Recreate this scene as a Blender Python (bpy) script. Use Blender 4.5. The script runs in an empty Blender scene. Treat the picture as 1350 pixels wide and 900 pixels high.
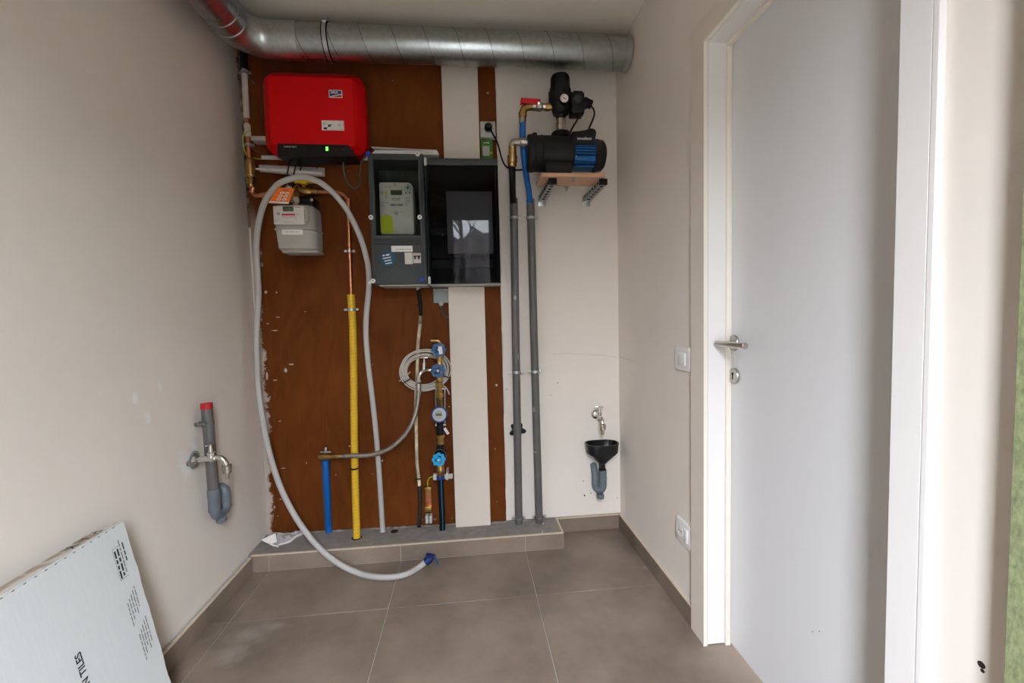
import bpy, bmesh, math, random
from mathutils import Vector, Matrix
random.seed(4)
SC = bpy.context.scene
COL = SC.collection
V = Vector
# ------------------------------------------------------------------ camera
CP = V((1.0267, -2.2347, 1.1465)); FPX = 571.63
RT = V((0.99461514, -0.10084412, -0.0238994)); UP = V((0.02926709, 0.05208823, 0.99821353)); FW = V((0.09941908, 0.99353776, -0.05475916))
cd = bpy.data.cameras.new('camera'); cam = bpy.data.objects.new('camera', cd); COL.objects.link(cam)
cd.sensor_width = 36; cd.lens = FPX / 1350 * 36; cd.clip_start = .02
rot = Matrix((RT, UP, -FW)).transposed()
cam.matrix_world = Matrix.Translation(CP) @ rot.to_4x4()
SC.camera = cam
# ------------------------------------------------------------------ daylight
w = bpy.data.worlds.new('sky'); SC.world = w; w.use_nodes = True
nt = w.node_tree; bg = nt.nodes['Background']
tc = nt.nodes.new('ShaderNodeTexCoord'); sx = nt.nodes.new('ShaderNodeSeparateXYZ'); rp = nt.nodes.new('ShaderNodeValToRGB')
nt.links.new(tc.outputs['Generated'], sx.inputs[0]); nt.links.new(sx.outputs['Z'], rp.inputs[0]); nt.links.new(rp.outputs[0], bg.inputs[0])
rp.color_ramp.elements[0].position = 0; rp.color_ramp.elements[0].color = (.585, .59, .605, 1)
rp.color_ramp.elements[1].position = .9; rp.color_ramp.elements[1].color = (.93, 1.0, 1.13, 1)
bg.inputs['Strength'].default_value = 84.0
def portal(x0, x1, z0, z1, y):
    l = bpy.data.lights.new('window_portal', 'AREA'); l.shape = 'RECTANGLE'; l.size = x1 - x0; l.size_y = z1 - z0
    l.cycles.is_portal = True
    o = bpy.data.objects.new('window_portal', l); COL.objects.link(o)
    o.location = ((x0 + x1) / 2, y, (z0 + z1) / 2); o.rotation_euler = (math.radians(90), 0, math.radians(180) * 0)
    return o
WINS = [(.90, 1.27, .10, 2.17)]   # tall glazed strip of the outer door behind the camera
YF = -2.68
for a in WINS: portal(a[0], a[1], a[2], a[3], YF - .05)
vs = SC.view_settings; vs.view_transform = 'Standard'; vs.look = 'None'; vs.gamma = 1; vs.use_curve_mapping = False
vs.exposure = -0.28
SC.cycles.diffuse_bounces = 8; SC.cycles.max_bounces = 14; SC.cycles.glossy_bounces = 4; SC.cycles.transparent_max_bounces = 12
SC.cycles.caustics_reflective = False; SC.cycles.caustics_refractive = False
SC.cycles.use_denoising = True; SC.cycles.sample_clamp_indirect = 6

# ------------------------------------------------------------------ measuring helpers (photo measurement -> metres at the thing's own depth)
def ray(px, py): return FW + RT * ((px - 675) / FPX) - UP * ((py - 450) / FPX)
def _at(ax, v, px, py):
    d = ray(px, py); return CP + d * ((v - CP[ax]) / d[ax])
def P(px, py, y): return _at(1, y, px, py)
def X(px, py, x): return _at(0, x, px, py)
def Z(px, py, z): return _at(2, z, px, py)
def PY(x): return -.012 + .042 * (1 - min(1.197, x) / 1.197)     # face of the plywood, which runs slightly out of square
def WP(px, py, off=0):
    y = 0
    for _ in range(5): y = PY(P(px, py, y).x) + off
    return P(px, py, y)
def onplane(px, py, o, n):
    d = ray(px, py); return CP + d * ((o - CP).dot(n) / d.dot(n))

# ------------------------------------------------------------------ materials
def mat(name, col, rough=.5, metal=0, noise=None, bump=None, spec=.32, stretch=(1, 1, 1), emit=None, coat=0):
    m = bpy.data.materials.new(name); m.use_nodes = True; t = m.node_tree; b = t.nodes['Principled BSDF']
    b.inputs['Base Color'].default_value = (*col, 1); b.inputs['Roughness'].default_value = rough; b.inputs['Metallic'].default_value = metal
    b.inputs['Specular IOR Level'].default_value = spec; b.inputs['Coat Weight'].default_value = coat
    if emit: b.inputs['Emission Color'].default_value = (*emit[:3], 1); b.inputs['Emission Strength'].default_value = emit[3]
    if noise or bump:
        g = t.nodes.new('ShaderNodeNewGeometry'); mp = t.nodes.new('ShaderNodeMapping'); mp.inputs['Scale'].default_value = stretch
        t.links.new(g.outputs['Position'], mp.inputs[0])
    if noise:
        n = t.nodes.new('ShaderNodeTexNoise'); n.inputs['Scale'].default_value = noise[0]; n.inputs['Detail'].default_value = 5; n.inputs['Roughness'].default_value = .6
        t.links.new(mp.outputs[0], n.inputs['Vector'])
        r = t.nodes.new('ShaderNodeValToRGB'); r.color_ramp.elements[0].position = .3; r.color_ramp.elements[1].position = .7
        k = noise[1]
        r.color_ramp.elements[0].color = (*[c * (1 - k) for c in col], 1); r.color_ramp.elements[1].color = (*[min(1, c * (1 + k)) for c in col], 1)
        t.links.new(n.outputs['Fac'], r.inputs[0]); t.links.new(r.outputs[0], b.inputs['Base Color'])
    if bump:
        n2 = t.nodes.new('ShaderNodeTexNoise'); n2.inputs['Scale'].default_value = bump[0]; n2.inputs['Detail'].default_value = 4
        t.links.new(mp.outputs[0], n2.inputs['Vector'])
        bu = t.nodes.new('ShaderNodeBump'); bu.inputs['Strength'].default_value = bump[1]; bu.inputs['Distance'].default_value = .01
        t.links.new(n2.outputs['Fac'], bu.inputs['Height']); t.links.new(bu.outputs[0], b.inputs['Normal'])
    return m
def marks(m, pts, col, amount=.8, soft=1):
    """real blemishes (filler, paint dabs): soft blots at points on the surface, mixed over the base colour"""
    t = m.node_tree; b = t.nodes['Principled BSDF']; g = t.nodes.new('ShaderNodeNewGeometry'); last = None
    no = t.nodes.new('ShaderNodeTexNoise'); no.inputs['Scale'].default_value = 35
    t.links.new(g.outputs['Position'], no.inputs['Vector'])
    for p, rad in pts:
        d = t.nodes.new('ShaderNodeVectorMath'); d.operation = 'SUBTRACT'; d.inputs[1].default_value = p
        t.links.new(g.outputs['Position'], d.inputs[0])
        s = t.nodes.new('ShaderNodeVectorMath'); s.operation = 'DIVIDE'; s.inputs[1].default_value = rad; t.links.new(d.outputs[0], s.inputs[0])
        l = t.nodes.new('ShaderNodeVectorMath'); l.operation = 'LENGTH'; t.links.new(s.outputs[0], l.inputs[0])
        a = t.nodes.new('ShaderNodeMath'); a.operation = 'MULTIPLY_ADD'; a.inputs[1].default_value = 1.6; t.links.new(no.outputs['Fac'], a.inputs[0]); t.links.new(l.outputs['Value'], a.inputs[2])
        r = t.nodes.new('ShaderNodeMapRange'); r.inputs['From Min'].default_value = 1.55 - .25 * soft; r.inputs['From Max'].default_value = 1.55 + .25 * soft; r.inputs['To Min'].default_value = amount; r.inputs['To Max'].default_value = 0
        t.links.new(a.outputs[0], r.inputs['Value'])
        if last is None: last = r.outputs[0]
        else:
            mx = t.nodes.new('ShaderNodeMath'); mx.operation = 'MAXIMUM'; t.links.new(last, mx.inputs[0]); t.links.new(r.outputs[0], mx.inputs[1]); last = mx.outputs[0]
    mixin(m, last, col)
def mixin(m, fac, col):
    t = m.node_tree; b = t.nodes['Principled BSDF']
    mix = t.nodes.new('ShaderNodeMix'); mix.data_type = 'RGBA'
    ins = [i for i in mix.inputs if i.type == 'RGBA']; outs = [o for o in mix.outputs if o.type == 'RGBA']
    if b.inputs['Base Color'].is_linked: t.links.new(b.inputs['Base Color'].links[0].from_socket, ins[0])
    else: ins[0].default_value = b.inputs['Base Color'].default_value
    ins[1].default_value = (*col, 1)
    t.links.new(fac, mix.inputs[0]); t.links.new(outs[0], b.inputs['Base Color'])

PLASTER = (.78, .722, .665)
m_wall = mat('wall_plaster', PLASTER, .85, noise=(2.2, .035), bump=(60, .04))
m_walll = mat('wall_plaster_patched', PLASTER, .85, noise=(2.2, .035), bump=(60, .04))
marks(m_walll, [(X(186, 524, 0), (.05, .014, .022)), (X(203, 549, 0), (.05, .02, .03)), (X(219, 509, 0), (.05, .012, .028)), (X(252, 612, 0), (.05, .05, .06)), (X(262, 590, 0), (.05, .02, .03))], (.86, .85, .84), .75)
m_ceil = mat('ceiling_plaster', (.82, .76, .67), .9, noise=(3, .03))
m_tile = mat('brown_grey_porcelain', (.215, .168, .132), .42, noise=(2.6, .34), bump=(240, .03), spec=.32)
marks(m_tile, [(Z(325, 838, 0), (.07, .04, .05)), (Z(360, 826, 0), (.05, .02, .05)), (Z(305, 862, 0), (.05, .05, .05)), (Z(850, 748, 0), (.012, .02, .05))], (.42, .39, .36), .38, 2.6)
m_grout = mat('grout', (.40, .37, .335), .9, noise=(40, .1))
m_tedge = mat('tile_edge_beige', (.60, .50, .39), .7)
m_conc = mat('grey_screed', (.255, .235, .215), .95, noise=(26, .18), bump=(180, .25))
m_white = mat('white_lacquer', (.80, .78, .77), .38, noise=(3, .01))
m_door = mat('door_leaf_paint', (.70, .70, .715), .42, noise=(300, .02))
m_cream = mat('cream_lacquer_edge', (.82, .775, .69), .4)
m_seam = mat('brown_seam', (.22, .12, .07), .8)
m_cover = mat('white_board', (.74, .67, .60), .55, noise=(8, .02))
m_mdf = mat('green_mdf', (.215, .24, .125), .8, noise=(160, .35), bump=(200, .15), stretch=(1, 1, .5))
m_zinc = mat('galvanised_zinc', (.375, .40, .40), .31, 1, noise=(45, .14), bump=(30, .06))
m_zseam = mat('seam_zinc', (.20, .205, .21), .5, 1)
m_zincs = mat('galvanised_bright', (.50, .52, .53), .35, 1, noise=(60, .15))
m_chrome = mat('chrome', (.75, .74, .72), .16, 1)
m_nickel = mat('brushed_nickel', (.46, .42, .37), .34, 1)
m_steel = mat('satin_steel', (.50, .46, .42), .32, 1)
m_brass = mat('brass', (.40, .25, .085), .33, 1, noise=(90, .2))
m_copper = mat('copper', (.50, .20, .10), .34, 1, noise=(40, .22))
m_red = mat('red_powder_coat', (.50, .001, .003), .45, bump=(500, .06), spec=.16)
m_black = mat('black_plastic', (.006, .006, .0065), .4, spec=.22)
m_gloss = mat('glossy_black_plastic', (.008, .008, .009), .28, spec=.45)
m_rubber = mat('black_rubber', (.006, .006, .0065), .6, spec=.2)
m_pump = mat('black_cast_iron', (.011, .0105, .0105), .5, noise=(60, .3), bump=(200, .08), spec=.2)
m_blue = mat('blue_plastic', (.008, .09, .28), .38)
m_bluepipe = mat('blue_sleeve', (.002, .10, .38), .45)
m_bluewheel = mat('blue_handwheel', (.003, .07, .20), .4)
m_cyan = mat('light_blue_handwheel', (.004, .28, .56), .35)
m_navy = mat('navy_plastic', (.008, .02, .12), .4)
m_ring = mat('blue_ring', (.012, .035, .19), .4)
m_yellow = mat('yellow_conduit', (.66, .40, .008), .5, noise=(30, .08))
m_yellowh = mat('yellow_handle', (.62, .43, .01), .45)
m_pvc = mat('grey_pvc', (.115, .11, .105), .42, noise=(14, .12))
m_pvcl = mat('blue_grey_pvc', (.13, .155, .18), .35)
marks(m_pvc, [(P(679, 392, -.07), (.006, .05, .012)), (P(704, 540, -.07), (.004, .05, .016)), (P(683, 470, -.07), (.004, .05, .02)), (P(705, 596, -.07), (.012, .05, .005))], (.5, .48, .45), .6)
m_hose = mat('off_white_hose', (.46, .445, .435), .5)
m_cable = mat('grey_cable', (.07, .07, .068), .5)
m_cablew = mat('white_cable', (.55, .51, .46), .5)
m_box = mat('cabinet_grey', (.042, .048, .048), .5, bump=(600, .04), spec=.22)
m_boxd = mat('cabinet_interior', (.024, .027, .027), .6)
m_strip = mat('row_cover_grey', (.085, .09, .096), .5)
m_mwhite = mat('meter_white', (.58, .55, .505), .5)
m_mgrey = mat('gas_meter_grey', (.35, .335, .31), .45)
m_lime = mat('lime_plastic', (.42, .48, .01), .45)
m_lcd = mat('lcd_glass', (.085, .105, .055), .25)
m_paper = mat('white_paper', (.74, .71, .70), .8)
m_sticker = mat('white_sticker', (.78, .76, .74), .6)
m_ink = mat('black_ink', (.03, .03, .035), .8)
m_inkg = mat('grey_ink', (.25, .24, .24), .8)
m_redink = mat('red_ink', (.42, .01, .02), .6)
m_redcap = mat('red_cap', (.42, .012, .02), .42)
m_logoblue = mat('logo_blue', (.006, .04, .20), .5)
m_stblue = mat('teal_sticker', (.003, .058, .12), .5)
m_orange = mat('orange_card', (.72, .15, .012), .6)
m_green = mat('green_card', (.055, .17, .012), .4)
m_led = mat('green_led', (.1, .9, .05), .4, emit=(.12, 1, .06, 4))
m_wood = mat('beech_plywood', (.50, .29, .19), .55, noise=(14, .12), stretch=(.3, 6, 6))
m_trunk = mat('junction_grey', (.27, .30, .305), .5)
m_sock = mat('socket_grey', (.50, .50, .48), .5)
m_dark = mat('dark_hole', (.02, .018, .016), .9)
m_carton = mat('white_carton', (.67, .70, .71), .75, noise=(120, .02), stretch=(1, 1, .02), bump=(130, .05))
m_scuff = mat('scuffed_carton_edge', (.62, .59, .55), .85)
marks(m_scuff, [((.042 - .010 * (k % 2), -1.27 + .045 * k, .604), (.014 + .008 * (k % 3), .035, .03)) for k in range(6)], (.30, .22, .13), .75)
m_wht = mat('white_plastic', (.80, .79, .78), .35)
m_cream_tape = mat('cream_cable', (.52, .45, .32), .6, noise=(18, .75), stretch=(1, 1, .6))
m_brick = mat('outside_ground', (.20, .19, .17), .9, noise=(3, .2))
m_hedge = mat('bare_hedge_twigs', (.30, .27, .26), .95, noise=(9, .45), stretch=(1, 1, .4))
m_bark = mat('bark', (.06, .05, .045), .9)

m_crack = mat('hairline', (.50, .44, .38), .9)
m_rough = mat('rough_old_plaster', (.16, .12, .08), .95, noise=(40, .7), bump=(90, .4))
def glassmat(name, tint, ior=1.5, rough=.0, mirror=1.0):
    m = bpy.data.materials.new(name); m.use_nodes = True; t = m.node_tree; t.nodes.remove(t.nodes['Principled BSDF'])
    out = t.nodes['Material Output']; tr = t.nodes.new('ShaderNodeBsdfTransparent'); tr.inputs[0].default_value = (*tint, 1)
    gl = t.nodes.new('ShaderNodeBsdfGlossy'); gl.inputs['Roughness'].default_value = rough; gl.inputs[0].default_value = (mirror, mirror, mirror, 1)
    fr = t.nodes.new('ShaderNodeFresnel'); fr.inputs[0].default_value = ior; mx = t.nodes.new('ShaderNodeMixShader')
    t.links.new(fr.outputs[0], mx.inputs[0]); t.links.new(tr.outputs[0], mx.inputs[1]); t.links.new(gl.outputs[0], mx.inputs[2]); t.links.new(mx.outputs[0], out.inputs[0])
    return m
m_smoke = glassmat('smoked_glass', (.50, .51, .53), 1.17)
m_wpane = glassmat('window_glass', (.97, .98, .98), 1.12)
m_clear = glassmat('clear_glass', (.9, .92, .92), 1.12)
m_film = glassmat('clear_film', (.80, .79, .79), 1.3, .15)
def _milky():
    t = m_film.node_tree; out = t.nodes['Material Output']; first = out.inputs[0].links[0].from_socket
    d = t.nodes.new('ShaderNodeBsdfDiffuse'); d.inputs[0].default_value = (.75, .74, .74, 1); mx = t.nodes.new('ShaderNodeMixShader'); mx.inputs[0].default_value = .58
    t.links.new(first, mx.inputs[1]); t.links.new(d.outputs[0], mx.inputs[2]); t.links.new(mx.outputs[0], out.inputs[0])
_milky()

# stained plywood: wandering grain, pale flecks and a smear of filler along its left edge
def plywood():
    m = mat('stained_plywood', (.17, .052, .013), .55, spec=.07); t = m.node_tree; b = t.nodes['Principled BSDF']; L = t.links.new
    g = t.nodes.new('ShaderNodeNewGeometry'); mp = t.nodes.new('ShaderNodeMapping'); mp.inputs['Scale'].default_value = (2.4, 1, .75); L(g.outputs['Position'], mp.inputs[0])
    n = t.nodes.new('ShaderNodeTexNoise'); n.inputs['Scale'].default_value = 2.2; n.inputs['Detail'].default_value = 3; n.inputs['Distortion'].default_value = .6; L(mp.outputs[0], n.inputs['Vector'])
    s = t.nodes.new('ShaderNodeMath'); s.operation = 'MULTIPLY'; s.inputs[1].default_value = 44; L(n.outputs['Fac'], s.inputs[0])
    si = t.nodes.new('ShaderNodeMath'); si.operation = 'SINE'; L(s.outputs[0], si.inputs[0])
    n2 = t.nodes.new('ShaderNodeTexNoise'); n2.inputs['Scale'].default_value = 55; n2.inputs['Detail'].default_value = 4
    mp2 = t.nodes.new('ShaderNodeMapping'); mp2.inputs['Scale'].default_value = (2.5, 1, .16); L(g.outputs['Position'], mp2.inputs[0]); L(mp2.outputs[0], n2.inputs['Vector'])
    ad = t.nodes.new('ShaderNodeMath'); ad.operation = 'MULTIPLY_ADD'; ad.inputs[1].default_value = .085; L(si.outputs[0], ad.inputs[0]); n2s = t.nodes.new('ShaderNodeMath'); n2s.operation = 'MULTIPLY'; n2s.inputs[1].default_value = .36; L(n2.outputs['Fac'], n2s.inputs[0]); L(n2s.outputs[0], ad.inputs[2])
    n4 = t.nodes.new('ShaderNodeTexNoise'); n4.inputs['Scale'].default_value = 3; n4.inputs['Detail'].default_value = 3; L(g.outputs['Position'], n4.inputs['Vector'])
    ad2 = t.nodes.new('ShaderNodeMath'); ad2.operation = 'MULTIPLY_ADD'; ad2.inputs[1].default_value = .8; L(n4.outputs['Fac'], ad2.inputs[0]); L(ad.outputs[0], ad2.inputs[2])
    r = t.nodes.new('ShaderNodeValToRGB'); r.color_ramp.elements[0].position = .22; r.color_ramp.elements[0].color = (.080, .0200, .0036, 1); r.color_ramp.elements[1].position = 1.05; r.color_ramp.elements[1].color = (.170, .050, .0105, 1)
    L(ad2.outputs[0], r.inputs[0]); L(r.outputs[0], b.inputs['Base Color'])
    # flecks of paint
    n3 = t.nodes.new('ShaderNodeTexNoise'); n3.inputs['Scale'].default_value = 42; n3.inputs['Detail'].default_value = 1; L(g.outputs['Position'], n3.inputs['Vector'])
    m3 = t.nodes.new('ShaderNodeMapRange'); m3.inputs['From Min'].default_value = .80; m3.inputs['From Max'].default_value = .83; L(n3.outputs['Fac'], m3.inputs['Value'])
    mixin(m, m3.outputs[0], (.5, .44, .38))
    # filler smear at the left edge
    sx = t.nodes.new('ShaderNodeSeparateXYZ'); L(g.outputs['Position'], sx.inputs[0])
    n5 = t.nodes.new('ShaderNodeTexNoise'); n5.inputs['Scale'].default_value = 14; n5.inputs['Detail'].default_value = 6; n5.inputs['Roughness'].default_value = .7; L(g.outputs['Position'], n5.inputs['Vector'])
    a5 = t.nodes.new('ShaderNodeMath'); a5.operation = 'MULTIPLY_ADD'; a5.inputs[1].default_value = -.11; L(n5.outputs['Fac'], a5.inputs[0]); L(sx.outputs['X'], a5.inputs[2])
    m5 = t.nodes.new('ShaderNodeMapRange'); m5.inputs['From Min'].default_value = -.052; m5.inputs['From Max'].default_value = -.038; m5.inputs['To Min'].default_value = .8; m5.inputs['To Max'].default_value = 0; L(a5.outputs[0], m5.inputs['Value'])
    mz = t.nodes.new('ShaderNodeMapRange'); mz.inputs['From Min'].default_value = 1.75; mz.inputs['From Max'].default_value = 1.45; L(sx.outputs['Z'], mz.inputs['Value'])
    mm = t.nodes.new('ShaderNodeMath'); mm.operation = 'MULTIPLY'; L(m5.outputs[0], mm.inputs[0]); L(mz.outputs[0], mm.inputs[1])
    mixin(m, mm.outputs[0], (.55, .49, .44))
    marks(m, [(WP(x, y), (rx, .05, rz)) for x, y, rx, rz in ((350.5, 385, .007, .010), (366.5, 418, .012, .0025), (353, 426.5, .008, .003), (362, 435.5, .018, .004), (343, 443, .005, .008), (384, 480, .014, .005), (377, 488, .008, .012), (363, 501, .012, .003), (356, 523, .005, .005), (369, 555, .008, .003), (373, 617, .014, .0022), (362, 668, .006, .009), (370, 658, .008, .003), (404, 610, .004, .004), (352, 495, .006, .02), (346, 452, .004, .004), (480, 603, .004, .004))], (.55, .50, .44), .75)
    return m
m_ply = plywood()

# ------------------------------------------------------------------ mesh builder
class B:
    def __init__(s): s.bm = bmesh.new()
    def box(s, x0, x1, y0, y1, z0, z1, bev=0, seg=2):
        r = bmesh.ops.create_cube(s.bm, size=1); vs_ = r['verts']
        sc_ = V((abs(x1 - x0), abs(y1 - y0), abs(z1 - z0))); c = V(((x0 + x1) / 2, (y0 + y1) / 2, (z0 + z1) / 2))
        for v in vs_: v.co = V((v.co.x * sc_.x, v.co.y * sc_.y, v.co.z * sc_.z)) + c
        if bev:
            es = list({e for v in vs_ for e in v.link_edges}); bmesh.ops.bevel(s.bm, geom=es, offset=bev, segments=seg, affect='EDGES', profile=.5)
        return s
    def obox(s, o, u, v, w_, su, sv, sw, bev=0):
        o = V(o); u = V(u); v = V(v); w_ = V(w_)
        r = bmesh.ops.create_cube(s.bm, size=1); vs_ = r['verts']
        for q in vs_: q.co = o + u * (q.co.x * su) + v * (q.co.y * sv) + w_ * (q.co.z * sw)
        if bev:
            es = list({e for q in vs_ for e in q.link_edges}); bmesh.ops.bevel(s.bm, geom=es, offset=bev, segments=2, affect='EDGES', profile=.5)
        return s
    def rings(s, rings, cap=True, closed=True):
        vv = [[s.bm.verts.new(p) for p in r] for r in rings]; n = len(rings[0])
        for a, b in zip(vv, vv[1:]):
            for i in range(n if closed else n - 1):
                j = (i + 1) % n; s.bm.faces.new((a[i], a[j], b[j], b[i]))
        if cap: s.bm.faces.new(vv[0][::-1]); s.bm.faces.new(vv[-1])
        return s
    def tube(s, pts, r, n=14, cap=True):
        pts = [V(p) for p in pts]; rings = []; up = None
        for i, p in enumerate(pts):
            t = (pts[min(i + 1, len(pts) - 1)] - pts[max(i - 1, 0)]).normalized()
            if up is None:
                up = V((0, 0, 1)) if abs(t.z) < .9 else V((1, 0, 0))
            up = (up - t * up.dot(t)).normalized(); sd = t.cross(up)
            rr = r[i] if isinstance(r, (list, tuple)) else r
            rings.append([p + (up * math.sin(a) + sd * math.cos(a)) * rr for a in [2 * math.pi * k / n for k in range(n)]])
        return s.rings(rings, cap)
    def cyl(s, a, b, r, r2=None, n=24):
        return s.tube([a, b], [r, r if r2 is None else r2], n)
    def lathe(s, o, ax, prof, n=24, cap=True):
        o = V(o); ax = V(ax).normalized(); pts = [o + ax * t for t, _ in prof]
        up = V((0, 0, 1)) if abs(ax.z) < .9 else V((1, 0, 0)); up = (up - ax * up.dot(ax)).normalized(); sd = ax.cross(up)
        return s.rings([[p + (up * math.sin(a) + sd * math.cos(a)) * r for a in [2 * math.pi * k / n for k in range(n)]] for p, (t, r) in zip(pts, prof)], cap)
    def prism(s, poly, d):
        """poly: list of 3-D points in a plane, extruded by vector d"""
        d = V(d); poly = [V(p) for p in poly]
        return s.rings([poly, [p + d for p in poly]])
    def sphere(s, c, r, sc_=(1, 1, 1), n=16):
        q = bmesh.ops.create_uvsphere(s.bm, u_segments=n, v_segments=max(6, n // 2), radius=r)
        for v in q['verts']: v.co = V((v.co.x * sc_[0], v.co.y * sc_[1], v.co.z * sc_[2])) + V(c)
        return s
    def torus(s, c, ax, R, r, n=32, m=8, arc=2 * math.pi, start=0):
        c = V(c); ax = V(ax).normalized(); up = V((0, 0, 1)) if abs(ax.z) < .9 else V((1, 0, 0)); up = (up - ax * up.dot(ax)).normalized(); sd = ax.cross(up)
        full = arc > 6.28; k = n if full else n + 1; rings = []
        for i in range(k):
            a = start + arc * i / n; d = up * math.sin(a) + sd * math.cos(a)
            rings.append([c + d * (R + r * math.cos(b)) + ax * (r * math.sin(b)) for b in [2 * math.pi * j / m for j in range(m)]])
        if full: rings.append(rings[0]); 
        if full:
            vv = [[s.bm.verts.new(p) for p in rr] for rr in rings[:-1]]
            for i in range(n):
                a, b = vv[i], vv[(i + 1) % n]
                for j in range(m): s.bm.faces.new((a[j], a[(j + 1) % m], b[(j + 1) % m], b[j]))
            return s
        return s.rings(rings)
    def quad(s, a, b, c, d): s.bm.faces.new([s.bm.verts.new(V(p)) for p in (a, b, c, d)]); return s
ORG = {}
def obj(name, b, m, parent=None, smooth=True, ang=38):
    me = bpy.data.meshes.new(name); bm = b.bm; bmesh.ops.recalc_face_normals(bm, faces=bm.faces)
    lo = V([min(v.co[i] for v in bm.verts) for i in range(3)]); hi = V([max(v.co[i] for v in bm.verts) for i in range(3)]); c = (lo + hi) / 2
    if parent is None: c.z = lo.z
    for v in bm.verts: v.co -= c
    bm.to_mesh(me); bm.free(); me.materials.append(m)
    if smooth: me.shade_smooth(); me.set_sharp_from_angle(angle=math.radians(ang))
    o = bpy.data.objects.new(name, me); COL.objects.link(o); ORG[o] = c
    if parent: o.parent = parent; o.location = c - ORG[parent]
    else: o.location = c
    return o
def tag(o, label, cat, group=None):
    o['label'] = label; o['category'] = cat
    if group: o['group'] = group
    return o
def thing(name, label, cat, loc, group=None):
    o = bpy.data.objects.new(name, None); COL.objects.link(o); o.empty_display_size = .05; o.location = loc; ORG[o] = V(loc)
    return tag(o, label, cat, group)
def struct(name, b, m, parent=None, **k):
    o = obj(name, b, m, parent, **k)
    if not parent: o['kind'] = 'structure'
    return o
def sempty(name, loc):
    o = bpy.data.objects.new(name, None); COL.objects.link(o); o.location = loc; ORG[o] = V(loc); o['kind'] = 'structure'; return o
def spline(pts, n=8):
    pts = [V(p) for p in pts]; q = [pts[0] * 2 - pts[1]] + pts + [pts[-1] * 2 - pts[-2]]; out = []
    for i in range(1, len(q) - 2):
        a, b, c, d = q[i - 1:i + 3]
        for k in range(n):
            t = k / n; out.append(.5 * ((2 * b) + (c - a) * t + (2 * a - 5 * b + 4 * c - d) * t * t + (3 * b - a - 3 * c + d) * t ** 3))
    out.append(pts[-1]); return out
def text(s, o, right, up, size, m, parent, align='LEFT', name='lettering', bold=0):
    cu = bpy.data.curves.new('t', 'FONT'); cu.body = s; cu.size = 1; cu.align_x = align; cu.resolution_u = 3; cu.offset = bold
    ob = bpy.data.objects.new('t', cu); COL.objects.link(ob); dg = bpy.context.evaluated_depsgraph_get(); dg.update()
    me = bpy.data.meshes.new_from_object(ob.evaluated_get(dg)); bpy.data.objects.remove(ob); bpy.data.curves.remove(cu)
    bm = bmesh.new(); bm.from_mesh(me); bpy.data.meshes.remove(me)
    right = V(right).normalized(); up = V(up).normalized(); nn = right.cross(up)
    for v in bm.verts: v.co = V(o) + right * (v.co.x * size) + up * (v.co.y * size) + nn * .0004
    q = B(); q.bm.free(); q.bm = bm
    return obj(name, q, m, parent, smooth=False)
def bars(rows, o, right, up, pitch, h, m, parent, name='fine_print'):
    """lines of print too small to read: rows of word-long strokes; rows = list of (start, [word lengths]) in metres"""
    right = V(right).normalized(); up = V(up).normalized(); nn = right.cross(up); b = B()
    for i, (st, ws) in enumerate(rows):
        x = st
        for wl in ws:
            a = V(o) + right * x - up * (i * pitch) + nn * .0004
            b.quad(a, a + right * wl, a + right * wl + up * h, a + up * h); x += wl + h * .8
    return obj(name, b, m, parent, smooth=False)
RX, RY, RZ = V((1, 0, 0)), V((0, 1, 0)), V((0, 0, 1))
def rrect(x0, x1, z0, z1, y, r, n=6):
    out = []
    for cx, cz, a0 in ((x1 - r, z1 - r, 0), (x0 + r, z1 - r, 90), (x0 + r, z0 + r, 180), (x1 - r, z0 + r, 270)):
        for k in range(n + 1):
            a = math.radians(a0 + 90 * k / n); out.append(V((cx + r * math.cos(a), y, cz + r * math.sin(a))))
    return out
def helix(axis_pts, R, pitch, n=20):
    """points winding around a polyline"""
    out = []; L = 0; up = None
    pts = [V(p) for p in axis_pts]; segs = []
    for a, b in zip(pts, pts[1:]): segs.append((a, b, (b - a).length))
    tot = sum(q[2] for q in segs); steps = int(tot / pitch * n); d = 0
    for i in range(steps + 1):
        t = tot * i / steps; acc = 0
        for a, b, l in segs:
            if t <= acc + l + 1e-9: break
            acc += l
        dr = (b - a).normalized(); p = a + dr * (t - acc)
        if up is None: up = V((0, 0, 1)) if abs(dr.z) < .9 else V((1, 0, 0))
        up = (up - dr * up.dot(dr)).normalized(); sd = dr.cross(up); an = -2 * math.pi * t / pitch
        out.append(p + (up * math.sin(an) + sd * math.cos(an)) * R)
    return out

# ================================================================== the room shell
XR = 1.8155; CZ = 2.478; YW = -2.58           # right wall, ceiling, front wall of the little plant room
# floor
b = B(); b.box(-.25, XR + .25, .15, YF - .1, -.12, -.0025)
floor = struct('floor', b, m_grout, smooth=False)
def slab(x0, x1, y0, y1):
    bb = B(); bb.box(x0, x1, y0, y1, -.012, 0, .0012, 1); return obj('tile', bb, m_tile, floor)
xs = [0, .075, .675, 1.275, 1.96]; ys = [0, -.52, -1.12, -1.72, -2.32, -2.68]
for i in range(4):
    for j in range(5): slab(xs[i] + .0015, xs[i + 1] - .0015, ys[j + 1] + .0015, ys[j] - .0015)
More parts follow.
